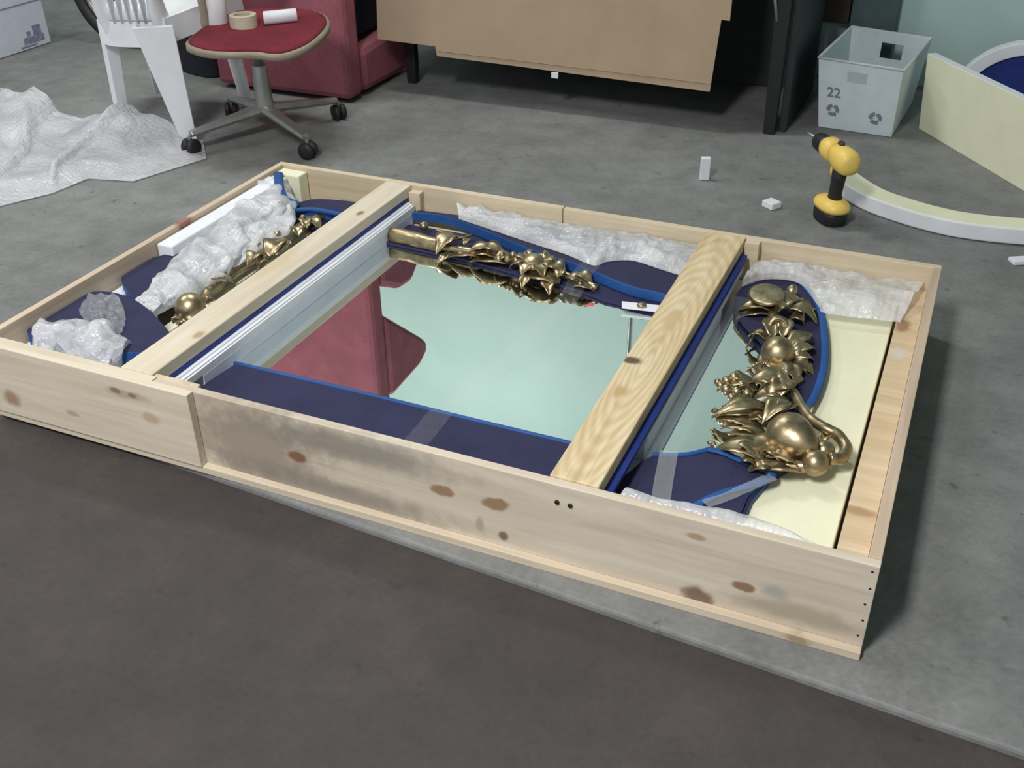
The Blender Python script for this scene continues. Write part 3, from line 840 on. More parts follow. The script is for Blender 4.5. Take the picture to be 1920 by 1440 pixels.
def blob_tube(path, rad, amp, seed, n=40, sq=(1, 1), k=8, fs=16):
    """puffy crumpled roll"""
    q = smooth_path(path, k)
    m = len(q); mb = MB()
    rr = []
    for i in range(m):
        t = i / (m - 1) * (len(rad) - 1); a = int(min(t, len(rad) - 2)); rr.append(rad[a] + (rad[a + 1] - rad[a]) * (t - a))
    mb.tube(q, rr, n, sq=sq)
    for v in mb.v:
        d = Vector((nz(v.x + seed, v.y, v.z, fs), nz(v.x, v.y + seed + 9, v.z, fs), nz(v.x, v.y, v.z + seed + 4, fs)))
        e = Vector((nz(v.x + seed, v.y, v.z, fs * 3), nz(v.x, v.y + seed + 9, v.z, fs * 3), nz(v.x, v.y, v.z + seed + 4, fs * 3)))
        v += d * amp + e * amp * 0.5
    return mb


def disc_sheet(c, outline, hfun, nr=26, nth=120, straight=False):
    """crumpled sheet bounded by a star-shaped outline around c; hfun(x, y, r) gives the height"""
    c = Vector((c[0], c[1], 0))
    ol = smooth_path([(a[0], a[1], 0) for a in outline], max(2, nth // len(outline)), True)
    if straight:
        k = max(2, nth // len(outline)); m = len(outline); P3 = [Vector((a[0], a[1], 0)) for a in outline]
        ol = [P3[i].lerp(P3[(i + 1) % m], t / k) for i in range(m) for t in range(k)]
    mb = MB(); rows = []
    for i in range(1, nr + 1):
        r = i / nr
        row = []
        for q in ol:
            v = c + (q - c) * r
            row.append(Vector((v.x, v.y, hfun(v.x, v.y, r))))
        rows.append(row)
    mb.grid(rows, close=True)
    mb.f.append(list(range(len(ol)))); mb.m.append(0)
    return mb


# bubble wrap in the crate
mb = blob_tube([(-1.83, 1.055, 0.15), (-1.759, 0.934, 0.15), (-1.747, 0.792, 0.145), (-1.713, 0.608, 0.145), (-1.695, 0.449, 0.14), (-1.685, 0.316, 0.135)], [0.035, 0.058, 0.062, 0.06, 0.066, 0.05, 0.03], 0.022, 1.0, sq=(1.15, 0.62), k=14)
top(mb, 'bubble_wrap_roll', M_bub, 'long cloudy roll of bubble wrap packed along the left end of the crate', 'bubble wrap', smooth=True)
mb = blob_tube([(-1.703, 0.941, 0.14), (-1.67, 0.831, 0.15), (-1.676, 0.729, 0.145), (-1.682, 0.632, 0.14), (-1.696, 0.582, 0.13)], [0.02, 0.045, 0.05, 0.045, 0.02], 0.022, 5.5, sq=(1.0, 0.5), k=10)
top(mb, 'bubble_wrap_tuft', M_bub, 'loose tuft of bubble wrap over the gilt leaves by the left brace', 'bubble wrap', smooth=True)
mb = blob_tube([(-1.762, 0.076, 0.165), (-1.719, 0.107, 0.168), (-1.655, 0.114, 0.168), (-1.57, 0.12, 0.16)], [0.035, 0.060, 0.064, 0.050], 0.022, 2.7, sq=(0.95, 0.55), k=14)
top(mb, 'bubble_wrap_bundle', M_bub_clear, 'crumpled clear bubble wrap bundle in the near left corner', 'bubble wrap', smooth=True)
mb = disc_sheet((-1.72, 0.236, 0.168)[:2], [(-1.762, 0.205, 0.168)[:2], (-1.801, 0.273, 0.168)[:2], (-1.752, 0.307, 0.168)[:2], (-1.666, 0.244, 0.168)[:2], (-1.615, 0.173, 0.168)[:2], (-1.661, 0.162, 0.168)[:2]],
                lambda x, y, r: 0.172 + 0.010 * nz(x, y, 1, 45) + 0.008 * nz(x, y, 3, 110), 14, 60)
top(mb, 'plastic_film', M_film2, 'crinkled clear plastic film over the navy lobe at the left', 'plastic film', smooth=True)
# rear strip
def rear_strip(name, mat, label, near, far, z0, amp, seed):
    a = smooth_path([(v[0], v[1], 0) for v in near], 14); b = smooth_path([(v[0], v[1], 0) for v in far], 14)
    rows = []
    nv = 22
    for j in range(nv + 1):
        t = j / nv; row = []
        for i in range(len(a)):
            q = a[i].lerp(b[min(i, len(b) - 1)], t)
            h = z0 + 0.022 * math.sin(math.pi * min(1, t * 0.75 + 0.08)) + amp * nz(q.x + seed, q.y, 0, 18) + amp * 0.6 * nz(q.x, q.y + seed, 2, 50)
            if t == 0: h = z0 - 0.006
            row.append(Vector((q.x, q.y, h)))
        rows.append(row)
    return top(MB().grid(rows), name, mat, label, 'bubble wrap', smooth=True)


rear_strip('bubble_wrap_strip', M_bub, 'white bubble wrap strip along the rear board between the two braces',
           [(-1.238, 1.076, 0.137), (-1.154, 1.052, 0.137), (-1.011, 1.01, 0.137), (-0.886, 0.976, 0.137), (-0.799, 0.942, 0.137), (-0.771, 0.976, 0.137), (-0.717, 1.004, 0.137), (-0.634, 0.983, 0.137), (-0.535, 0.955, 0)],
           [(-1.27, 1.125), (-1.17, 1.127), (-1.05, 1.127), (-0.94, 1.127), (-0.86, 1.127), (-0.80, 1.127), (-0.72, 1.127), (-0.64, 1.127), (-0.57, 1.127)], 0.142, 0.012, 3.0)
rear_strip('bubble_wrap_sheet', M_bub_clear, 'shiny bubble wrap sheet tucked in the far right corner of the crate',
           [(-0.432, 0.98, 0.14), (-0.384, 1.043, 0.14), (-0.308, 1.049, 0.14), (-0.247, 0.952, 0.14), (-0.229, 0.922, 0.135), (-0.164, 0.926, 0.135), (-0.061, 0.941, 0.135)],
           [(-0.42, 1.10), (-0.37, 1.127), (-0.30, 1.127), (-0.24, 1.127), (-0.18, 1.127), (-0.12, 1.127), (-0.03, 1.127)], 0.135, 0.012, 8.0)
rear_strip('bubble_wrap_edge', M_bub, 'thin roll of bubble wrap along the front board at the right',
           [(-0.43, 0.036), (-0.36, 0.036), (-0.27, 0.036), (-0.18, 0.036), (-0.085, 0.036)],
           [(-0.42, 0.073, 0.17), (-0.344, 0.07, 0.17), (-0.246, 0.084, 0.17), (-0.164, 0.071, 0.17), (-0.086, 0.039, 0.17)], 0.160, 0.006, 4.0)


# clear tape
def ribbon(name, path, w, mat, label, n=8, wob=0.0):
    q = smooth_path(path, n); rows = []
    for i, v in enumerate(q):
        t = (q[min(i + 1, len(q) - 1)] - q[max(i - 1, 0)]).normalized()
        s = t.cross(Vector((0, 0, 1))).normalized()
        rows.append([v + s * (w * u) + Vector((0, 0, wob * nz(v.x, v.y, u * 3, 60))) for u in (-0.5, -0.25, 0, 0.25, 0.5)])
    return top(MB().grid(rows), name, mat, label, 'tape', 'clear packing tape strips', smooth=True)


ribbon('packing_tape', [(-0.797, 1.005, 0.142), (-0.803, 0.955, 0.140), (-0.812, 0.89, 0.130), (-0.818, 0.80, 0.098), (-0.84, 0.55, 0.0968), (-0.865, 0.30, 0.0972), (-0.868, 0.243, 0.1135), (-0.868, 0.18, 0.1112), (-0.868, 0.11, 0.1112), (-0.868, 0.065, 0.1115)], 0.05, M_film,
       'clear tape strip stretched from rear to front across the mirror', wob=0.002)
ribbon('packing_tape', [(-0.403, 0.266, 0.128), (-0.396, 0.227, 0.126), (-0.384, 0.162, 0.126), (-0.371, 0.102, 0.126)], 0.034, M_film2, 'short clear tape strip on the navy front corner at the right', wob=0.002)
ribbon('packing_tape', [(-0.3, 0.136, 0.129), (-0.265, 0.176, 0.131), (-0.229, 0.229, 0.131), (-0.207, 0.261, 0.129)], 0.022, M_film2, 'clear tape strip along the blue-edged corner next to the cream foam', wob=0.002)
ribbon('plastic_strip', [(-0.428, 0.928, 0.13), (-0.43, 0.792, 0.106), (-0.427, 0.627, 0.1), (-0.421, 0.45, 0.1), (-0.417, 0.302, 0.106)], 0.050, M_film, 'clear plastic strip lying on the mirror beside the right brace', wob=0.004)
mb = MB(); mb.lathe([(0.007, 0), (0.007, 0.0006), (0.001, 0.0007)], 7, Matrix.Translation((-0.758, 0.817, 0.095)) @ Matrix.Scale(1.5, 4, (0.6, 0.8, 0)))
top(mb, 'sticker', M_dot, 'small red sticker dot on the mirror glass', 'sticker')
# ------------------------------------------------------------------ big bubble wrap heap on the floor
HO = [(-4.248, 1.827, 0)[:2], (-3.54, 1.642, 0.05)[:2], (-3.204, 1.579, 0.05)[:2], (-3.043, 1.579, 0.02)[:2], (-3.012, 1.722, 0.03)[:2], (-2.922, 1.79, 0.02)[:2], (-2.752, 1.634, 0.01)[:2], (-2.558, 1.635, 0.01)[:2], (-2.43, 1.49, 0)[:2], (-2.471, 1.374, 0)[:2], (-2.524, 1.22, 0)[:2], (-2.684, 1.182, 0)[:2], (-2.699, 1.039, 0)[:2], (-2.776, 0.889, 0)[:2], (-2.89, 0.664, 0)[:2]]
def heap_h(x, y, r):
    e = min(1.0, (1 - r) * 4.0)
    left = max(0.0, min(1.0, (-2.55 - x) / 0.9))
    h = 0.006 + e * (0.012 + 0.075 * left + 0.06 * left * nz(x, y, 0, 2.6) + 0.030 * (0.4 + left) * abs(nz(x, y, 5, 4.5)) + 0.005 * nz(x, y, 9, 16))
    rid = abs(nz(x * 0.8 + y * 0.5, y * 0.3 - x * 0.4, 2, 4.5))
    h += e * 0.05 * max(0, 0.12 - rid) / 0.12 * (0.3 + left)
    h += e * 0.085 * math.exp(-((x + 2.83) ** 2 + (y - 1.50) ** 2) / 0.012) + e * 0.05 * math.exp(-((x + 2.70) ** 2 + (y - 1.62) ** 2) / 0.01)
    return max(h, 0.004)
mb = disc_sheet((-2.98, 1.45), HO, heap_h, 60, 220, straight=True)
top(mb, 'bubble_wrap_heap', M_bub_big, 'large loose heap of bubble wrap spread on the floor at the left', 'bubble wrap', smooth=True)

# ------------------------------------------------------------------ white plastic chair
PC = Vector((-2.82, 1.80, 0))
pch = root('plastic_chair', 'white moulded plastic chair standing on the bubble wrap', 'chair', PC)
def cleg(bx, by, tx, ty, w0, w1, dirv):
    """tapered leg with angle section; dirv = horizontal direction of the wide flange"""
    d = Vector((dirv[0], dirv[1], 0)).normalized(); s = Vector((-d.y, d.x, 0))
    b = Vector((bx, by, 0.022)); t = Vector((tx, ty, 0.43))
    mb = MB()
    def prof(c, w, th, f):
        return [c, c + d * w, c + d * w + s * th, c + d * th + s * th, c + d * th + s * f, c + s * f]
    p0 = prof(b, w0, 0.010, w0 * 0.7); p1 = prof(t, w1, 0.012, w1 * 0.55)
    n = 6; mb.add(p0 + p1, [tuple(range(n))[::-1], tuple(range(n, 2 * n))] + [(i, (i + 1) % n, n + (i + 1) % n, n + i) for i in range(n)])
    return mb.build('leg', M_white, pch, bevel=0.003)
FW = Vector((-0.30, 0.954, 0)); RT = Vector((0.954, 0.30, 0))
RRp, RLp, FRp, FLp = (-2.60, 1.57), (-2.96, 1.62), (-2.66, 2.06), (-3.07, 2.02)
cleg(RRp[0], RRp[1], -2.66, 1.50, 0.055, 0.135, (0.85, 0.6))
cleg(-2.875, 1.575, -2.835, 1.545, 0.04, 0.055, (0.3, 1.0))
cleg(FRp[0], FRp[1], -2.66, 1.99, 0.04, 0.06, (-0.2, -1))
cleg(FLp[0], FLp[1], -3.04, 1.97, 0.04, 0.06, (0.2, -1))
rows = []
for i in range(11):
    u = i / 10; row = []
    for j in range(13):
        v = j / 12 * 2 - 1
        c = Vector((-2.72, 1.57, 0)).lerp(Vector((-2.85, 2.01, 0)), u)
        w = 0.115 + 0.105 * u
        z = 0.425 - 0.018 * (1 - v * v) * math.sin(math.pi * min(1, u * 1.1)) + 0.012 * abs(v) ** 4 - 0.02 * max(0, u - 0.85) / 0.15
        row.append(Vector((c.x, c.y, z)) + RT * (w * v))
    rows.append(row)
MB().grid(rows).build('seat', M_white, pch, smooth=True, solid=0.012)
ap = MB()
rim = [rows[0][j] for j in range(13)] + [rows[i][12] for i in range(1, 11)] + [rows[10][12 - j] for j in range(1, 13)] + [rows[10 - i][0] for i in range(1, 10)]
ap.grid([[q + Vector((0, 0, 0.004)) for q in rim], [q + Vector((0, 0, -0.080)) + (q - Vector((-2.80, 1.77, q.z))) * 0.03 for q in rim]], close=True)
ap.build('apron', M_white, pch, smooth=False, solid=0.008)
# backrest: two uprights, slats, top rail
bk0 = Vector((-2.72, 1.57, 0.43)); lean = Vector((0.05, -0.10, 0.42))
for s in (-1, 1):
    b = bk0 + RT * (0.096 * s)
    MB().tube(smooth_path([b + Vector((0, 0.03, -0.03)), b + Vector((0, 0, 0.05)), b + lean * 0.5 + RT * 0.01 * s, b + lean], 5), [0.040] * 6 + [0.034] * 5 + [0.03] * 5, 8, sq=(1, 0.55)).build('upright', M_white, pch, smooth=True)
for k in range(5):
    s = -0.056 + 0.028 * k
    b = bk0 + RT * s
    MB().tube([b, b + lean * 0.5, b + lean], 0.0145, 8, sq=(1, 0.35)).build('slat', M_white, pch, smooth=True)
MB().tube(smooth_path([bk0 + lean - RT * 0.13, bk0 + lean * 1.1, bk0 + lean + RT * 0.13], 6), 0.045, 8, sq=(0.4, 1)).build('top_rail', M_white, pch, smooth=True)
MB().tube([bk0 - RT * 0.10 + Vector((0, 0, 0.03)), bk0 + RT * 0.10 + Vector((0, 0, 0.03))], 0.03, 8, sq=(0.4, 1)).build('lower_rail', M_white, pch, smooth=True)

# ------------------------------------------------------------------ red swivel chair
OC = Vector((-2.37, 1.78, 0))
och = root('swivel_chair', 'crimson swivel chair with tan seat shell on a four-star caster base', 'chair', OC)
MB().lathe([(0.03, 0.085), (0.036, 0.10), (0.032, 0.14), (0.026, 0.26), (0.024, 0.265)], 16, Matrix.Translation(OC)).build('column', M_steel, och, smooth=True)
MB().lathe([(0.017, 0.25), (0.017, 0.345), (0.05, 0.350), (0.05, 0.358)], 14, Matrix.Translation(OC)).build('gas_lift', M_steel, och, smooth=True)
for k in range(4):
    a = math.radians(-28 + 90 * k)
    d = Vector((math.cos(a), math.sin(a), 0))
    MB().tube([OC + d * 0.02 + Vector((0, 0, 0.105)), OC + d * 0.16 + Vector((0, 0, 0.09)), OC + d * 0.295 + Vector((0, 0, 0.075))], [0.030, 0.024, 0.018], 8, sq=(1, 0.7)).build('base_arm', M_steel, och, smooth=False, bevel=0.002)
    c = OC + d * 0.30
    ax = Matrix.Translation(c + Vector((0, 0, 0.030))) @ Matrix.Rotation(a + 0.5 + k, 4, 'Z') @ Matrix.Rotation(math.pi / 2, 4, 'X')
    ca = MB()
    ca.lathe([(0.012, -0.024), (0.028, -0.022), (0.0298, -0.014), (0.028, -0.005), (0.010, -0.004), (0.010, 0.004), (0.028, 0.005), (0.0298, 0.014), (0.028, 0.022), (0.012, 0.024)], 18, ax)
    cas = ca.build('caster', M_black, och, smooth=True)
    MB().lathe([(0.007, 0.03), (0.007, 0.07)], 8, Matrix.Translation(c)).build('stem', M_steel, cas)
# seat: scooped shell with cushion; outline as (x, y, z) round the rim
RIM = [Vector(q) for q in ((-2.45, 1.511, 0.38), (-2.346, 1.474, 0.378), (-2.264, 1.492, 0.376), (-2.196, 1.542, 0.37), (-2.147, 1.565, 0.362), (-2.112, 1.601, 0.36), (-2.078, 1.671, 0.372), (-2.078, 1.767, 0.388), (-2.124, 1.887, 0.396), (-2.215, 1.986, 0.398), (-2.351, 2.033, 0.394), (-2.484, 2.02, 0.39), (-2.561, 1.929, 0.388), (-2.545, 1.757, 0.386), (-2.491, 1.586, 0.383))]
SC = Vector((-2.34, 1.74, 0.372))
SZ = 0.372
def seat_sheet(scale, off, dome, name, mat, solid):
    ol = smooth_path(RIM, 5, True); rows = []
    for i in range(1, 15):
        r = i / 14 * scale
        rows.append([SC.lerp(q, r) + Vector((0, 0, off + dome * (1 - (i / 14) ** 4) + (r * r - r) * (q.z - SC.z) * 0.6)) for q in ol])
    mb = MB(); mb.grid(rows, close=True); mb.f.append(list(range(len(ol)))); mb.m.append(0)
    return mb.build(name, mat, och, smooth=True, solid=solid)
seat_sheet(1.0, 0.0, 0.0, 'seat_shell', M_tan, 0.022)
seat_sheet(0.955, 0.0125, 0.016, 'seat_cushion', M_redseat, 0.006)
# back support bar rising behind the seat
bp0 = Vector((-2.536, 1.741, 0.372)); bpos = Vector((-2.53, 1.724, 0.44))
up_ = (bpos - bp0).normalized(); up_ = (up_ + Vector((0, 0, 0.8))).normalized()
MB().tube(smooth_path([OC + Vector((-0.10, 0.03, 0.352)), bp0, bpos, bpos + up_ * 0.10, bpos + up_ * 0.24], 6), 0.030, 8, sq=(1, 0.35)).build('back_support', M_tan, och, smooth=True)
rows = []
for i in range(9):
    u = i / 8
    rows.append([bpos + up_ * (0.16 + 0.26 * u) + Vector((0.03 * abs(v) ** 2 + 0.025, 0, 0)) + Vector((0.40, 0.91, 0)) * (v * 0.19 * (1 - 0.25 * abs(u - 0.5))) for v in [q / 5 - 1 for q in range(11)]])
MB().grid(rows).build('backrest', M_redseat, och, smooth=True, solid=0.04)

# rolls on the seat
zt = 0.402
rc = Vector((-2.379, 1.739, 0.404)); rc.z = zt
mb = MB()
for (ra, rb, mi) in ((0.047, 0.030, 0),):
    prof = [(ra, 0.0), (ra, 0.044), (rb, 0.044), (rb, 0.0)]
    b = len(mb.v); n = 28
    for (r, z) in prof:
        for j in range(n):
            a = 2 * math.pi * j / n; mb.v.append(rc + Vector((r * math.cos(a), r * math.sin(a), z)))
    for i in range(4):
        for j in range(n):
            mb.f.append([b + i * n + j, b + i * n + (j + 1) % n, b + ((i + 1) % 4) * n + (j + 1) % n, b + ((i + 1) % 4) * n + j]); mb.m.append(0)
top(mb, 'tape_roll', M_roll, 'beige masking tape roll lying flat on the crimson seat', 'tape roll', bevel=0.0015)
pa, pb = Vector((-2.324, 1.781, 0.428)), Vector((-2.23, 1.848, 0.432))
mb = MB(); mb.tube([pa, pa.lerp(pb, 0.02), pa.lerp(pb, 0.98), pb], [0.020, 0.0225, 0.0225, 0.020], 20)
top(mb, 'paper_roll', M_paper, 'small white paper roll lying on the crimson seat', 'paper roll', smooth=True)
pc_ = Vector((-2.493, 1.746, 0.4)); pc_.z = 0.3985
mb = MB(); mb.lathe([(0.034, 0), (0.036, 0.004), (0.036, 0.20), (0.020, 0.205), (0.018, 0.19)], 22, Matrix.Translation(pc_))
top(mb, 'plastic_roll', M_paper, 'white roll standing upright at the left edge of the crimson seat', 'roll', smooth=True)

# ------------------------------------------------------------------ burgundy couch standing on its end
SO = Vector((-2.64, 2.42, 0))
so = root('upended_couch', 'burgundy upholstered couch standing on end beside the cardboard-covered table', 'couch', SO)
x0, x1 = -2.93, -2.285
def slab(pts, name, bv, xa=x0, xb=x1):
    return MB().extr([(xa, y, z) for (y, z) in pts], (xb - xa, 0, 0)).build(name, M_red, so, bevel=bv)
slab([(2.225, 0.012), (2.335, 0.012), (2.335, 1.70), (2.225, 1.70)], 'back_panel', 0.025)
slab([(2.338, 0.012), (2.70, 0.012), (2.76, 0.06), (2.74, 0.16), (2.66, 0.215), (2.338, 0.19)], 'armrest', 0.03)
slab([(2.338, 1.205), (2.69, 1.515), (2.73, 1.56), (2.72, 1.61), (2.64, 1.645), (2.338, 1.66)], 'armrest', 0.025)
MB().box(x0 + 0.02, x1 - 0.05, 2.338, 2.62, 0.222, 0.795).build('seat_deck', M_cloth, so, bevel=0.01)
slab([(2.338, 0.80), (2.64, 0.82), (2.71, 0.93), (2.70, 1.10), (2.62, 1.165), (2.50, 1.15), (2.338, 1.06)], 'seat_cushion', 0.03)

# ------------------------------------------------------------------ table with hanging cardboard
TB = Vector((-1.43, 2.75, 0))
tb = root('work_table', 'black metal work table with a dark side panel', 'table', TB)
def tleg(x, y): MB().hexa([(x - .021, y - .018, 0), (x + .020, y - .018, 0), (x + .020, y + .018, 0), (x - .021, y + .018, 0)], [(x - .034, y - .024, .70), (x + .026, y - .024, .70), (x + .026, y + .024, .70), (x - .034, y + .024, .70)]).build('leg', M_blackmet, tb, bevel=0.003)
for (x, y) in ((-0.668, 2.492), (-2.195, 2.585), (-0.668, 3.10), (-2.195, 3.10)): tleg(x, y)
MB().box(-0.641, -0.615, 2.518, 3.08, 0.0, 0.70).build('side_panel', M_darkpanel, tb, bevel=0.003)
MB().box(-2.26, -0.60, 2.455, 3.15, 0.702, 0.735).build('tabletop', M_darkpanel, tb, bevel=0.004)
MB().box(-2.17, -0.695, 3.06, 3.08, 0.0, 0.70).build('back_panel', M_darkpanel, tb, bevel=0.003)
# folding stay on the right leg
MB().tube([(-0.685, 2.47, 0.40), (-0.70, 2.462, 0.48), (-0.70, 2.462, 0.60)], 0.006, 8).build('stay', M_steel, tb, smooth=True)

pts = [(-2.249, 2.4, 0.215), (-1.99, 2.4, 0.211), (-1.983, 2.4, 0.175), (-1.657, 2.4, 0.169), (-0.883, 2.4, 0.153), (-0.868, 2.4, 0.402), (-0.838, 2.4, 0.401), (-0.838, 2.40, 0.736), (-2.24, 2.40, 0.736)]
mb = MB(); mb.extr([(q[0], 2.405 + (q[2] - 0.15) * 0.06, q[2]) for q in pts], (0, 0.006, 0))
cb = top(mb, 'cardboard_sheet', M_card, 'large tan cardboard sheet hanging down the front of the table', 'cardboard', bevel=0.0006)
mb = MB(); a = Vector((-1.982, 2.398, 0.171)); b = Vector((-0.887, 2.398, 0.159)); c = Vector((-0.885, 2.398, 0.182)); d = Vector((-1.98, 2.398, 0.196))
for (q, w) in ((0.11, 0), ):
    pass
mb.tube([Vector((v.x, 2.4035 + (v.z - 0.15) * 0.06, v.z)) for v in (d, d.lerp(c, 0.5), c)], 0.0015, 6)
mb.build('fold_line', M_cardedge, cb)
mb = MB(); q = Vector((-1.48, 2.4, 0.151)); mb.box(q.x - 0.014, q.x + 0.014, 2.3985, 2.4035, q.z - 0.010, q.z + 0.012)
mb.build('tape_tab', M_paper, cb, bevel=0.001)

mb = MB(); mb.box(-0.70, -0.50, 3.235, 3.298, 0.235, 0.85)
mb.v = [v + Vector((-0.08, -0.0, 0)) if v.x < -0.6 else v for v in mb.v]
mb.v = [Vector((min(v.x, -0.535), v.y, v.z)) for v in mb.v]
top(mb, 'wall_cabinet', M_brown, 'dark brown board mounted low on the wall behind the table', 'board', bevel=0.004)

# ------------------------------------------------------------------ white corrugated tote
TO = Vector((-0.37, 2.84, 0))
to = root('plastic_tote', 'white corrugated plastic tote with handle holes beside the yellow foam', 'tote', TO)
Bq = [Vector(v) for v in ((-0.515, 2.626, 0), (-0.252, 2.603, 0), (-0.225, 3.04, 0), (-0.49, 3.07, 0))]
for v in Bq: v.z = 0.002
Tq = [Vector(v) for v in ((-0.547, 2.613, 0.255), (-0.249, 2.546, 0.255), (-0.198, 3.025, 0.255), (-0.506, 3.11, 0.255))]
def quad_panel(b0, b1, t1, t0, th, hole=None, name='wall'):
    nrm = ((b1 - b0).cross(t0 - b0)).normalized() * th
    def P(u, v): return (b0.lerp(b1, u)).lerp(t0.lerp(t1, u), v)
    us = [i / 8 for i in range(9)]; vs = [i / 8 for i in range(9)]
    if hole:
        us = sorted([q for q in us if min(abs(q - hole[0]), abs(q - hole[1])) > 0.03] + [hole[0], hole[1]])
        vs = sorted([q for q in vs if min(abs(q - hole[2]), abs(q - hole[3])) > 0.03] + [hole[2], hole[3]])
    def inside(i, j): return bool(hole) and hole[0] - 1e-6 <= us[i] and us[i + 1] <= hole[1] + 1e-6 and hole[2] - 1e-6 <= vs[j] and vs[j + 1] <= hole[3] + 1e-6
    mb = MB(); nu, nv = len(us), len(vs)
    for off in (Vector(), -nrm):
        b = len(mb.v)
        for v in vs:
            for u in us: mb.v.append(P(u, v) + off)
        for j in range(nv - 1):
            for i in range(nu - 1):
                if inside(i, j): continue
                mb.f.append([b + j * nu + i, b + j * nu + i + 1, b + (j + 1) * nu + i + 1, b + (j + 1) * nu + i]); mb.m.append(0)
    n = nu * nv
    def rimf(loop):
        for k in range(len(loop)):
            a, c = loop[k], loop[(k + 1) % len(loop)]
            mb.f.append([a, c, c + n, a + n]); mb.m.append(0)
    outer = [0 * nu + i for i in range(nu)] + [j * nu + nu - 1 for j in range(1, nv)] + [(nv - 1) * nu + i for i in range(nu - 2, -1, -1)] + [j * nu for j in range(nv - 2, 0, -1)]
    rimf(outer)
    if hole:
        ia, ib, ja, jb = us.index(hole[0]), us.index(hole[1]), vs.index(hole[2]), vs.index(hole[3])
        rimf([ja * nu + i for i in range(ia, ib)] + [j * nu + ib for j in range(ja, jb)] + [jb * nu + i for i in range(ib, ia, -1)] + [j * nu + ia for j in range(jb, ja, -1)])
    return mb.build(name, M_tote, to), P, nrm
fr, PF, nF = quad_panel(Bq[0], Bq[1], Tq[1], Tq[0], 0.005, (0.36, 0.60, 0.72, 0.87))
quad_panel(Bq[1], Bq[2], Tq[2], Tq[1], 0.005)
quad_panel(Bq[2], Bq[3], Tq[3], Tq[2], 0.005, (0.30, 0.58, 0.62, 0.85))
quad_panel(Bq[3], Bq[0], Tq[0], Tq[3], 0.005)
MB().hexa([v + Vector((0, 0, 0.0)) for v in Bq], [v + Vector((0, 0, 0.005)) for v in Bq]).build('bottom', M_tote, to)
MB().tube([v + Vector((0, 0, 0.001)) for v in Tq] + [Tq[0] + Vector((0, 0, 0.001))], 0.005, 8).build('rim', M_tote, to, smooth=True)
# printed marks on the front: two recycling rosettes of chasing arrows and a number
LU = (PF(1, 0.3) - PF(0, 0.3)).length; LV = (PF(0.5, 1) - PF(0.5, 0)).length; nFu = nF.normalized()
def on_front(u, v, x, y, off=0.0016): return PF(u + x / LU, v + y / LV) + nFu * off
def rosette(u, v, r):
    mb = MB()
    for k in range(3):
        a0 = math.radians(90 + 120 * k)
        arc = [a0 + math.radians(t) for t in (8, 28, 48, 68, 84)]
        inn = [(0.42 * r * math.cos(a), 0.42 * r * math.sin(a)) for a in arc]; out = [(0.98 * r * math.cos(a), 0.98 * r * math.sin(a)) for a in arc]
        at_ = a0 + math.radians(114); ah = a0 + math.radians(82)
        poly = out + [(1.15 * r * math.cos(ah), 1.15 * r * math.sin(ah)), (0.70 * r * math.cos(at_), 0.70 * r * math.sin(at_)), (0.22 * r * math.cos(ah), 0.22 * r * math.sin(ah))] + inn[::-1]
        mb.extr([on_front(u, v, *p) for p in poly], nFu * 0.0004)
    return mb.build('recycling_mark', M_ink, fr)
rosette(0.195, 0.28, 0.024); rosette(0.755, 0.25, 0.024)
tcu = bpy.data.curves.new('number_text', 'FONT'); tcu.body = '22'; tcu.size = 0.050; tcu.align_x = 'CENTER'; tcu.align_y = 'CENTER'; tcu.extrude = 0.0003; tcu.offset = 0.001
tobj = bpy.data.objects.new('number_text', tcu); COL.objects.link(tobj)
tme = bpy.data.meshes.new_from_object(tobj); bpy.data.objects.remove(tobj)
nume = bpy.data.objects.new('printed_number', tme); COL.objects.link(nume); tme.materials.clear(); tme.materials.append(M_ink)
for v in tme.vertices:
    v.co = on_front(0.20, 0.53, v.co.x, v.co.y, 0.0016 + v.co.z) - TO
nume.parent = fr

# ------------------------------------------------------------------ yellow foam sheet on edge, arch, curved strip
fa, fb = Vector((-0.171, 2.742, 0)), Vector((0.50, 1.815, 0))
dn = (fb - fa).normalized(); sn = Vector((-dn.y, dn.x, 0)) * -1
if sn.x < 0: sn = -sn
mb = MB()
for (o0, o1, mi) in ((0.0, 0.034, 0),):
    bq = [fa + sn * o0, fb + sn * o0, fb + sn * o1, fa + sn * o1]
    tq = [q + Vector((-0.02, 0.0, 0.272)) for q in bq]
    mb.hexa(bq, tq)
mb.m = [1] * 6
mb.m[2] = 0
top(mb, 'foam_board', [M_foamY, M_foamW], 'tall pale yellow foam panel standing on edge beside the white tote', 'foam panel', bevel=0.002)

ar = root('arched_panel', 'navy arched panel with white foam border leaning behind the yellow foam panel', 'panel', (0.17, 2.97, 0))
def arc_pts(R, n=26, zc=0.03): return [Vector((0.17 + R * 1.05 * math.cos(math.pi * i / n), 2.97, zc + R * math.sin(math.pi * i / n))) for i in range(n + 1)]
mb = MB(); mb.extr([Vector((0.17 + 0.225, 2.955, 0.004))] + [v + Vector((0, -0.015, 0)) for v in arc_pts(0.215)] + [Vector((0.17 - 0.225, 2.955, 0.004))], (0, 0.03, 0))
mb.build('panel', M_blue2, ar, bevel=0.002)
mb = MB(); o1 = arc_pts(0.262); i1 = arc_pts(0.217)
o1 = [Vector((o1[0].x, 2.97, 0.004))] + o1 + [Vector((o1[-1].x, 2.97, 0.004))]; i1 = [Vector((i1[0].x, 2.97, 0.004))] + i1 + [Vector((i1[-1].x, 2.97, 0.004))]
k = len(o1)
secs = [[a + Vector((0, -0.03, 0)), a + Vector((0, 0.03, 0)), b + Vector((0, 0.03, 0)), b + Vector((0, -0.03, 0))] for a, b in zip(o1, i1)]
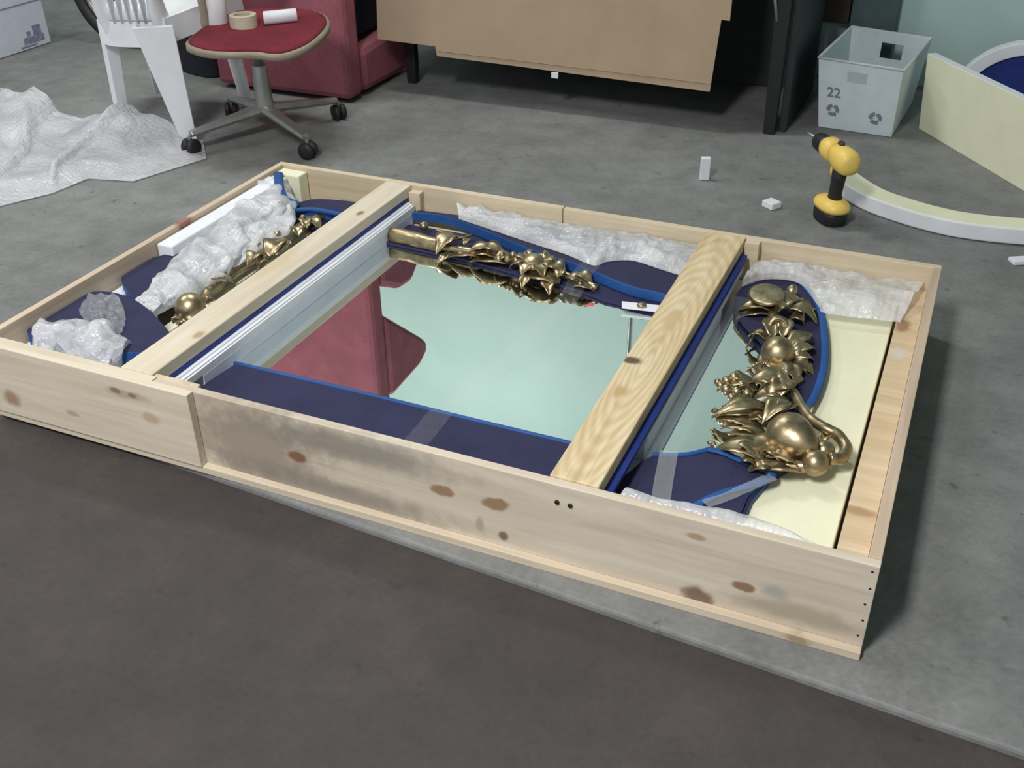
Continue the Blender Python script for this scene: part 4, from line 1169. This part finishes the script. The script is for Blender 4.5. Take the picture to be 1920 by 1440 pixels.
mb.grid(secs, close=True); mb.f.append([0, 1, 2, 3]); mb.m.append(0); mb.f.append([(k - 1) * 4 + j for j in range(4)]); mb.m.append(0)
mb.build('foam_border', M_foamW, ar, smooth=False, bevel=0.004)

cpath = smooth_path([(-0.375, 2.02, 0), (-0.325, 1.955, 0), (-0.262, 1.888, 0), (-0.19, 1.842, 0), (-0.08, 1.795, 0), (0.04, 1.772, 0), (0.21, 1.790, 0), (0.40, 1.85, 0), (0.56, 1.95, 0)], 6)
mb = MB(); secs = []
for i, v in enumerate(cpath):
    t = (cpath[min(i + 1, len(cpath) - 1)] - cpath[max(i - 1, 0)]).normalized(); s = Vector((-t.y, t.x, 0))
    secs.append([v + Vector((0, 0, 0.002)), v + s * 0.085 + Vector((0, 0, 0.002)), v + s * 0.085 + Vector((0, 0, 0.052)), v + Vector((0, 0, 0.052))])
for i in range(len(secs) - 1):
    for j in range(4):
        j2 = (j + 1) % 4
        b = len(mb.v); mb.v.extend([secs[i][j], secs[i][j2], secs[i + 1][j2], secs[i + 1][j]]); mb.f.append([b, b + 1, b + 2, b + 3]); mb.m.append(0 if j == 2 else 1)
mb.add(secs[0], [(0, 1, 2, 3)], 1); mb.add(secs[-1], [(0, 1, 2, 3)], 1)
cf = mb.build('foam_arc', [M_foamY, M_foamW])
bm = bmesh.new(); bm.from_mesh(cf.data); bmesh.ops.remove_doubles(bm, verts=bm.verts, dist=1e-5); bmesh.ops.recalc_face_normals(bm, faces=bm.faces); bm.to_mesh(cf.data); bm.free()
md = cf.modifiers.new('bevel', 'BEVEL'); md.width = 0.006; md.segments = 3; md.limit_method = 'ANGLE'
tag(cf, 'long curved foam strip, yellow on top with white side, on the floor behind the drill', 'foam strip')

# ------------------------------------------------------------------ cordless drill
DR = Vector((-0.335, 1.765, 0))
dr = root('cordless_drill', 'yellow and black cordless drill standing on its battery', 'drill', DR)
ax = Vector((-0.60, 0.80, 0)).normalized(); sx = Vector((ax.y, -ax.x, 0))
def dpt(f, s, z): return DR + ax * f + sx * s + Vector((0, 0, z))
def loft(rings, name, mat, par=None, bv=0.0, smooth=True):
    mb = MB(); n = len(rings[0])
    mb.grid(rings, close=True); mb.f.append(list(range(n))); mb.m.append(0); k = (len(rings) - 1) * n; mb.f.append([k + j for j in range(n)]); mb.m.append(0)
    return mb.build(name, mat, par or dr, smooth=smooth, bevel=bv)
def ring_xy(f, z, a, b, n=20, e=3.0, s=0.0):
    out = []
    for j in range(n):
        t = 2 * math.pi * j / n; c, q = math.cos(t), math.sin(t); k = (abs(c) ** e + abs(q) ** e) ** (-1 / e)
        out.append(dpt(f + a * c * k, s + b * q * k, z))
    return out
def ring_f(f, zc, a, b, n=22, e=2.4):
    out = []
    for j in range(n):
        t = 2 * math.pi * j / n; c, q = math.cos(t), math.sin(t); k = (abs(c) ** e + abs(q) ** e) ** (-1 / e)
        out.append(dpt(f, a * c * k, zc + b * q * k))
    return out
loft([ring_xy(0.0, 0.001, 0.050, 0.036), ring_xy(0.0, 0.006, 0.056, 0.040), ring_xy(0.0, 0.030, 0.058, 0.041), ring_xy(0, 0.044, 0.056, 0.040)], 'battery', M_black)
loft([ring_xy(0.0, 0.044, 0.064, 0.044, e=2.5), ring_xy(0.0, 0.054, 0.067, 0.046, e=2.5), ring_xy(0.0, 0.066, 0.060, 0.040, e=2.5), ring_xy(-0.005, 0.078, 0.034, 0.026, e=2.5)], 'battery_housing', M_yellow)
loft([ring_xy(-0.010, 0.074, 0.024, 0.019, e=2.4), ring_xy(-0.010, 0.10, 0.022, 0.017, e=2.4), ring_xy(-0.014, 0.135, 0.023, 0.018, e=2.4), ring_xy(-0.018, 0.175, 0.027, 0.020, e=2.4)], 'handle', M_black)
loft([ring_f(-0.076, 0.200, 0.012, 0.012), ring_f(-0.072, 0.200, 0.028, 0.030), ring_f(-0.055, 0.201, 0.034, 0.037), ring_f(-0.02, 0.202, 0.034, 0.038), ring_f(0.006, 0.205, 0.031, 0.033), ring_f(0.022, 0.207, 0.026, 0.027)], 'motor_housing', M_yellow)
loft([ring_f(0.022, 0.207, 0.026, 0.026), ring_f(0.030, 0.207, 0.033, 0.033), ring_f(0.062, 0.208, 0.033, 0.033), ring_f(0.078, 0.208, 0.027, 0.027)], 'gear_collar', M_yellow)
loft([ring_f(0.078, 0.208, 0.026, 0.026), ring_f(0.084, 0.208, 0.0275, 0.0275), ring_f(0.125, 0.208, 0.025, 0.025), ring_f(0.145, 0.208, 0.012, 0.012)], 'chuck', M_black)
loft([ring_f(0.140, 0.208, 0.004, 0.004, 8), ring_f(0.195, 0.208, 0.0045, 0.0045, 8), ring_f(0.205, 0.208, 0.002, 0.002, 8)], 'bit', M_steel)
loft([ring_f(0.029, 0.207, 0.0315, 0.0315), ring_f(0.031, 0.207, 0.0318, 0.0318)], 'collar_gap', M_brown)
loft([ring_xy(0.020, 0.135, 0.004, 0.008), ring_xy(0.023, 0.150, 0.006, 0.009), ring_xy(0.018, 0.172, 0.010, 0.010)], 'trigger', M_yellow)
loft([ring_xy(0.0, 0.239, 0.014, 0.008), ring_xy(0.0, 0.246, 0.012, 0.007)], 'gear_switch', M_brown)

# ------------------------------------------------------------------ foam scraps on the floor
def scrap(c, l, w, h, rz, label, tilt=0.0):
    M = Matrix.Translation(c) @ Matrix.Rotation(rz, 4, 'Z') @ Matrix.Rotation(tilt, 4, 'Y')
    mb = MB(); mb.box(-l / 2, l / 2, -w / 2, w / 2, 0, h, 0, M)
    for i, v in enumerate(mb.v):
        if i >= 4: v += Vector((0.004 * nz(i, 2), 0.004 * nz(i, 5), 0))
    return top(mb, 'foam_scrap', M_foamW, label, 'foam scrap', 'white foam scraps on the floor', bevel=0.002)
scrap((-0.771, 1.954, 0.001), 0.030, 0.022, 0.075, 0.4, 'white foam scrap standing upright on the floor behind the crate')
scrap((-0.518, 1.804, 0.001), 0.045, 0.040, 0.020, -0.6, 'white foam scrap lying flat on the floor left of the drill')
scrap((0.202, 1.67, 0.001), 0.060, 0.035, 0.012, 0.5, 'white foam scrap at the right edge beyond the crate corner')

# ------------------------------------------------------------------ far left corner: carton, wheel, black bags
cx = root('white_carton', 'white cardboard carton with purple print at the far left', 'carton', (-4.40, 2.22, 0))
MB().box(-4.65, -4.155, 1.90, 2.535, 0.002, 0.205).build('body', M_whitecard, cx, bevel=0.003)
MB().box(-4.66, -4.148, 1.89, 2.542, 0.206, 0.30).build('lid', M_whitecard, cx, bevel=0.003)
def inkbox(y0, y1, z0, z1): MB().box(-4.1545, -4.1535, y0, y1, z0, z1).build('print', M_print, cx)
inkbox(2.44, 2.49, 0.055, 0.10); inkbox(2.375, 2.50, 0.025, 0.055); inkbox(2.40, 2.425, 0.06, 0.08); inkbox(2.35, 2.45, 0.012, 0.02)

wh = root('wheel', 'black rubber wheel with metal spoked rim behind the plastic chair', 'wheel', (-3.75, 2.615, 0))
WC = Vector((-3.75, 2.615, 0.27))
MB().torus(WC, 0.235, 0.035, 'y', 44, 10, sq=1.2).build('tyre', M_black, wh, smooth=True)
MB().torus(WC, 0.190, 0.016, 'y', 40, 8, sq=1.6).build('rim', M_rim, wh, smooth=True)
MB().lathe([(0.03, -0.04), (0.045, -0.03), (0.045, 0.03), (0.03, 0.04)], 16, Matrix.Translation(WC) @ Matrix.Rotation(math.pi / 2, 4, 'X')).build('hub', M_rim, wh, smooth=True)
for k in range(8):
    a = 2 * math.pi * k / 8 + 0.2
    d = Vector((math.cos(a), 0, math.sin(a)))
    MB().tube([WC + d * 0.04, WC + d * 0.185], [0.016, 0.011], 8, sq=(1, 0.6)).build('spoke', M_rim, wh, smooth=True)

mb = disc_sheet((-3.10, 2.60), [(-3.50, 2.52), (-3.28, 2.38), (-3.03, 2.33), (-3.03, 2.60), (-3.03, 2.85), (-3.3, 2.95), (-3.5, 2.8)],
                lambda x, y, r: 0.004 + min(1, (1 - r) * 3.0) * (0.17 + 0.10 * nz(x, y, 4, 5) + 0.05 * nz(x, y, 1, 14)), 30, 80)
top(mb, 'black_bag', M_cloth, 'crumpled black bag on the floor beside the burgundy couch', 'bag', smooth=True)
mb = disc_sheet((-3.35, 2.95), [(-3.62, 2.92), (-3.5, 2.84), (-3.22, 2.97), (-3.06, 2.90), (-3.06, 3.1), (-3.2, 3.22), (-3.55, 3.2)],
                lambda x, y, r: 0.004 + min(1, (1 - r) * 4.0) * (0.36 + 0.12 * nz(x, y, 7, 5) + 0.04 * nz(x, y, 2, 16)), 30, 80)
top(mb, 'dark_sack', M_cloth, 'tall dark sack against the wall behind the plastic chair', 'sack', smooth=True)
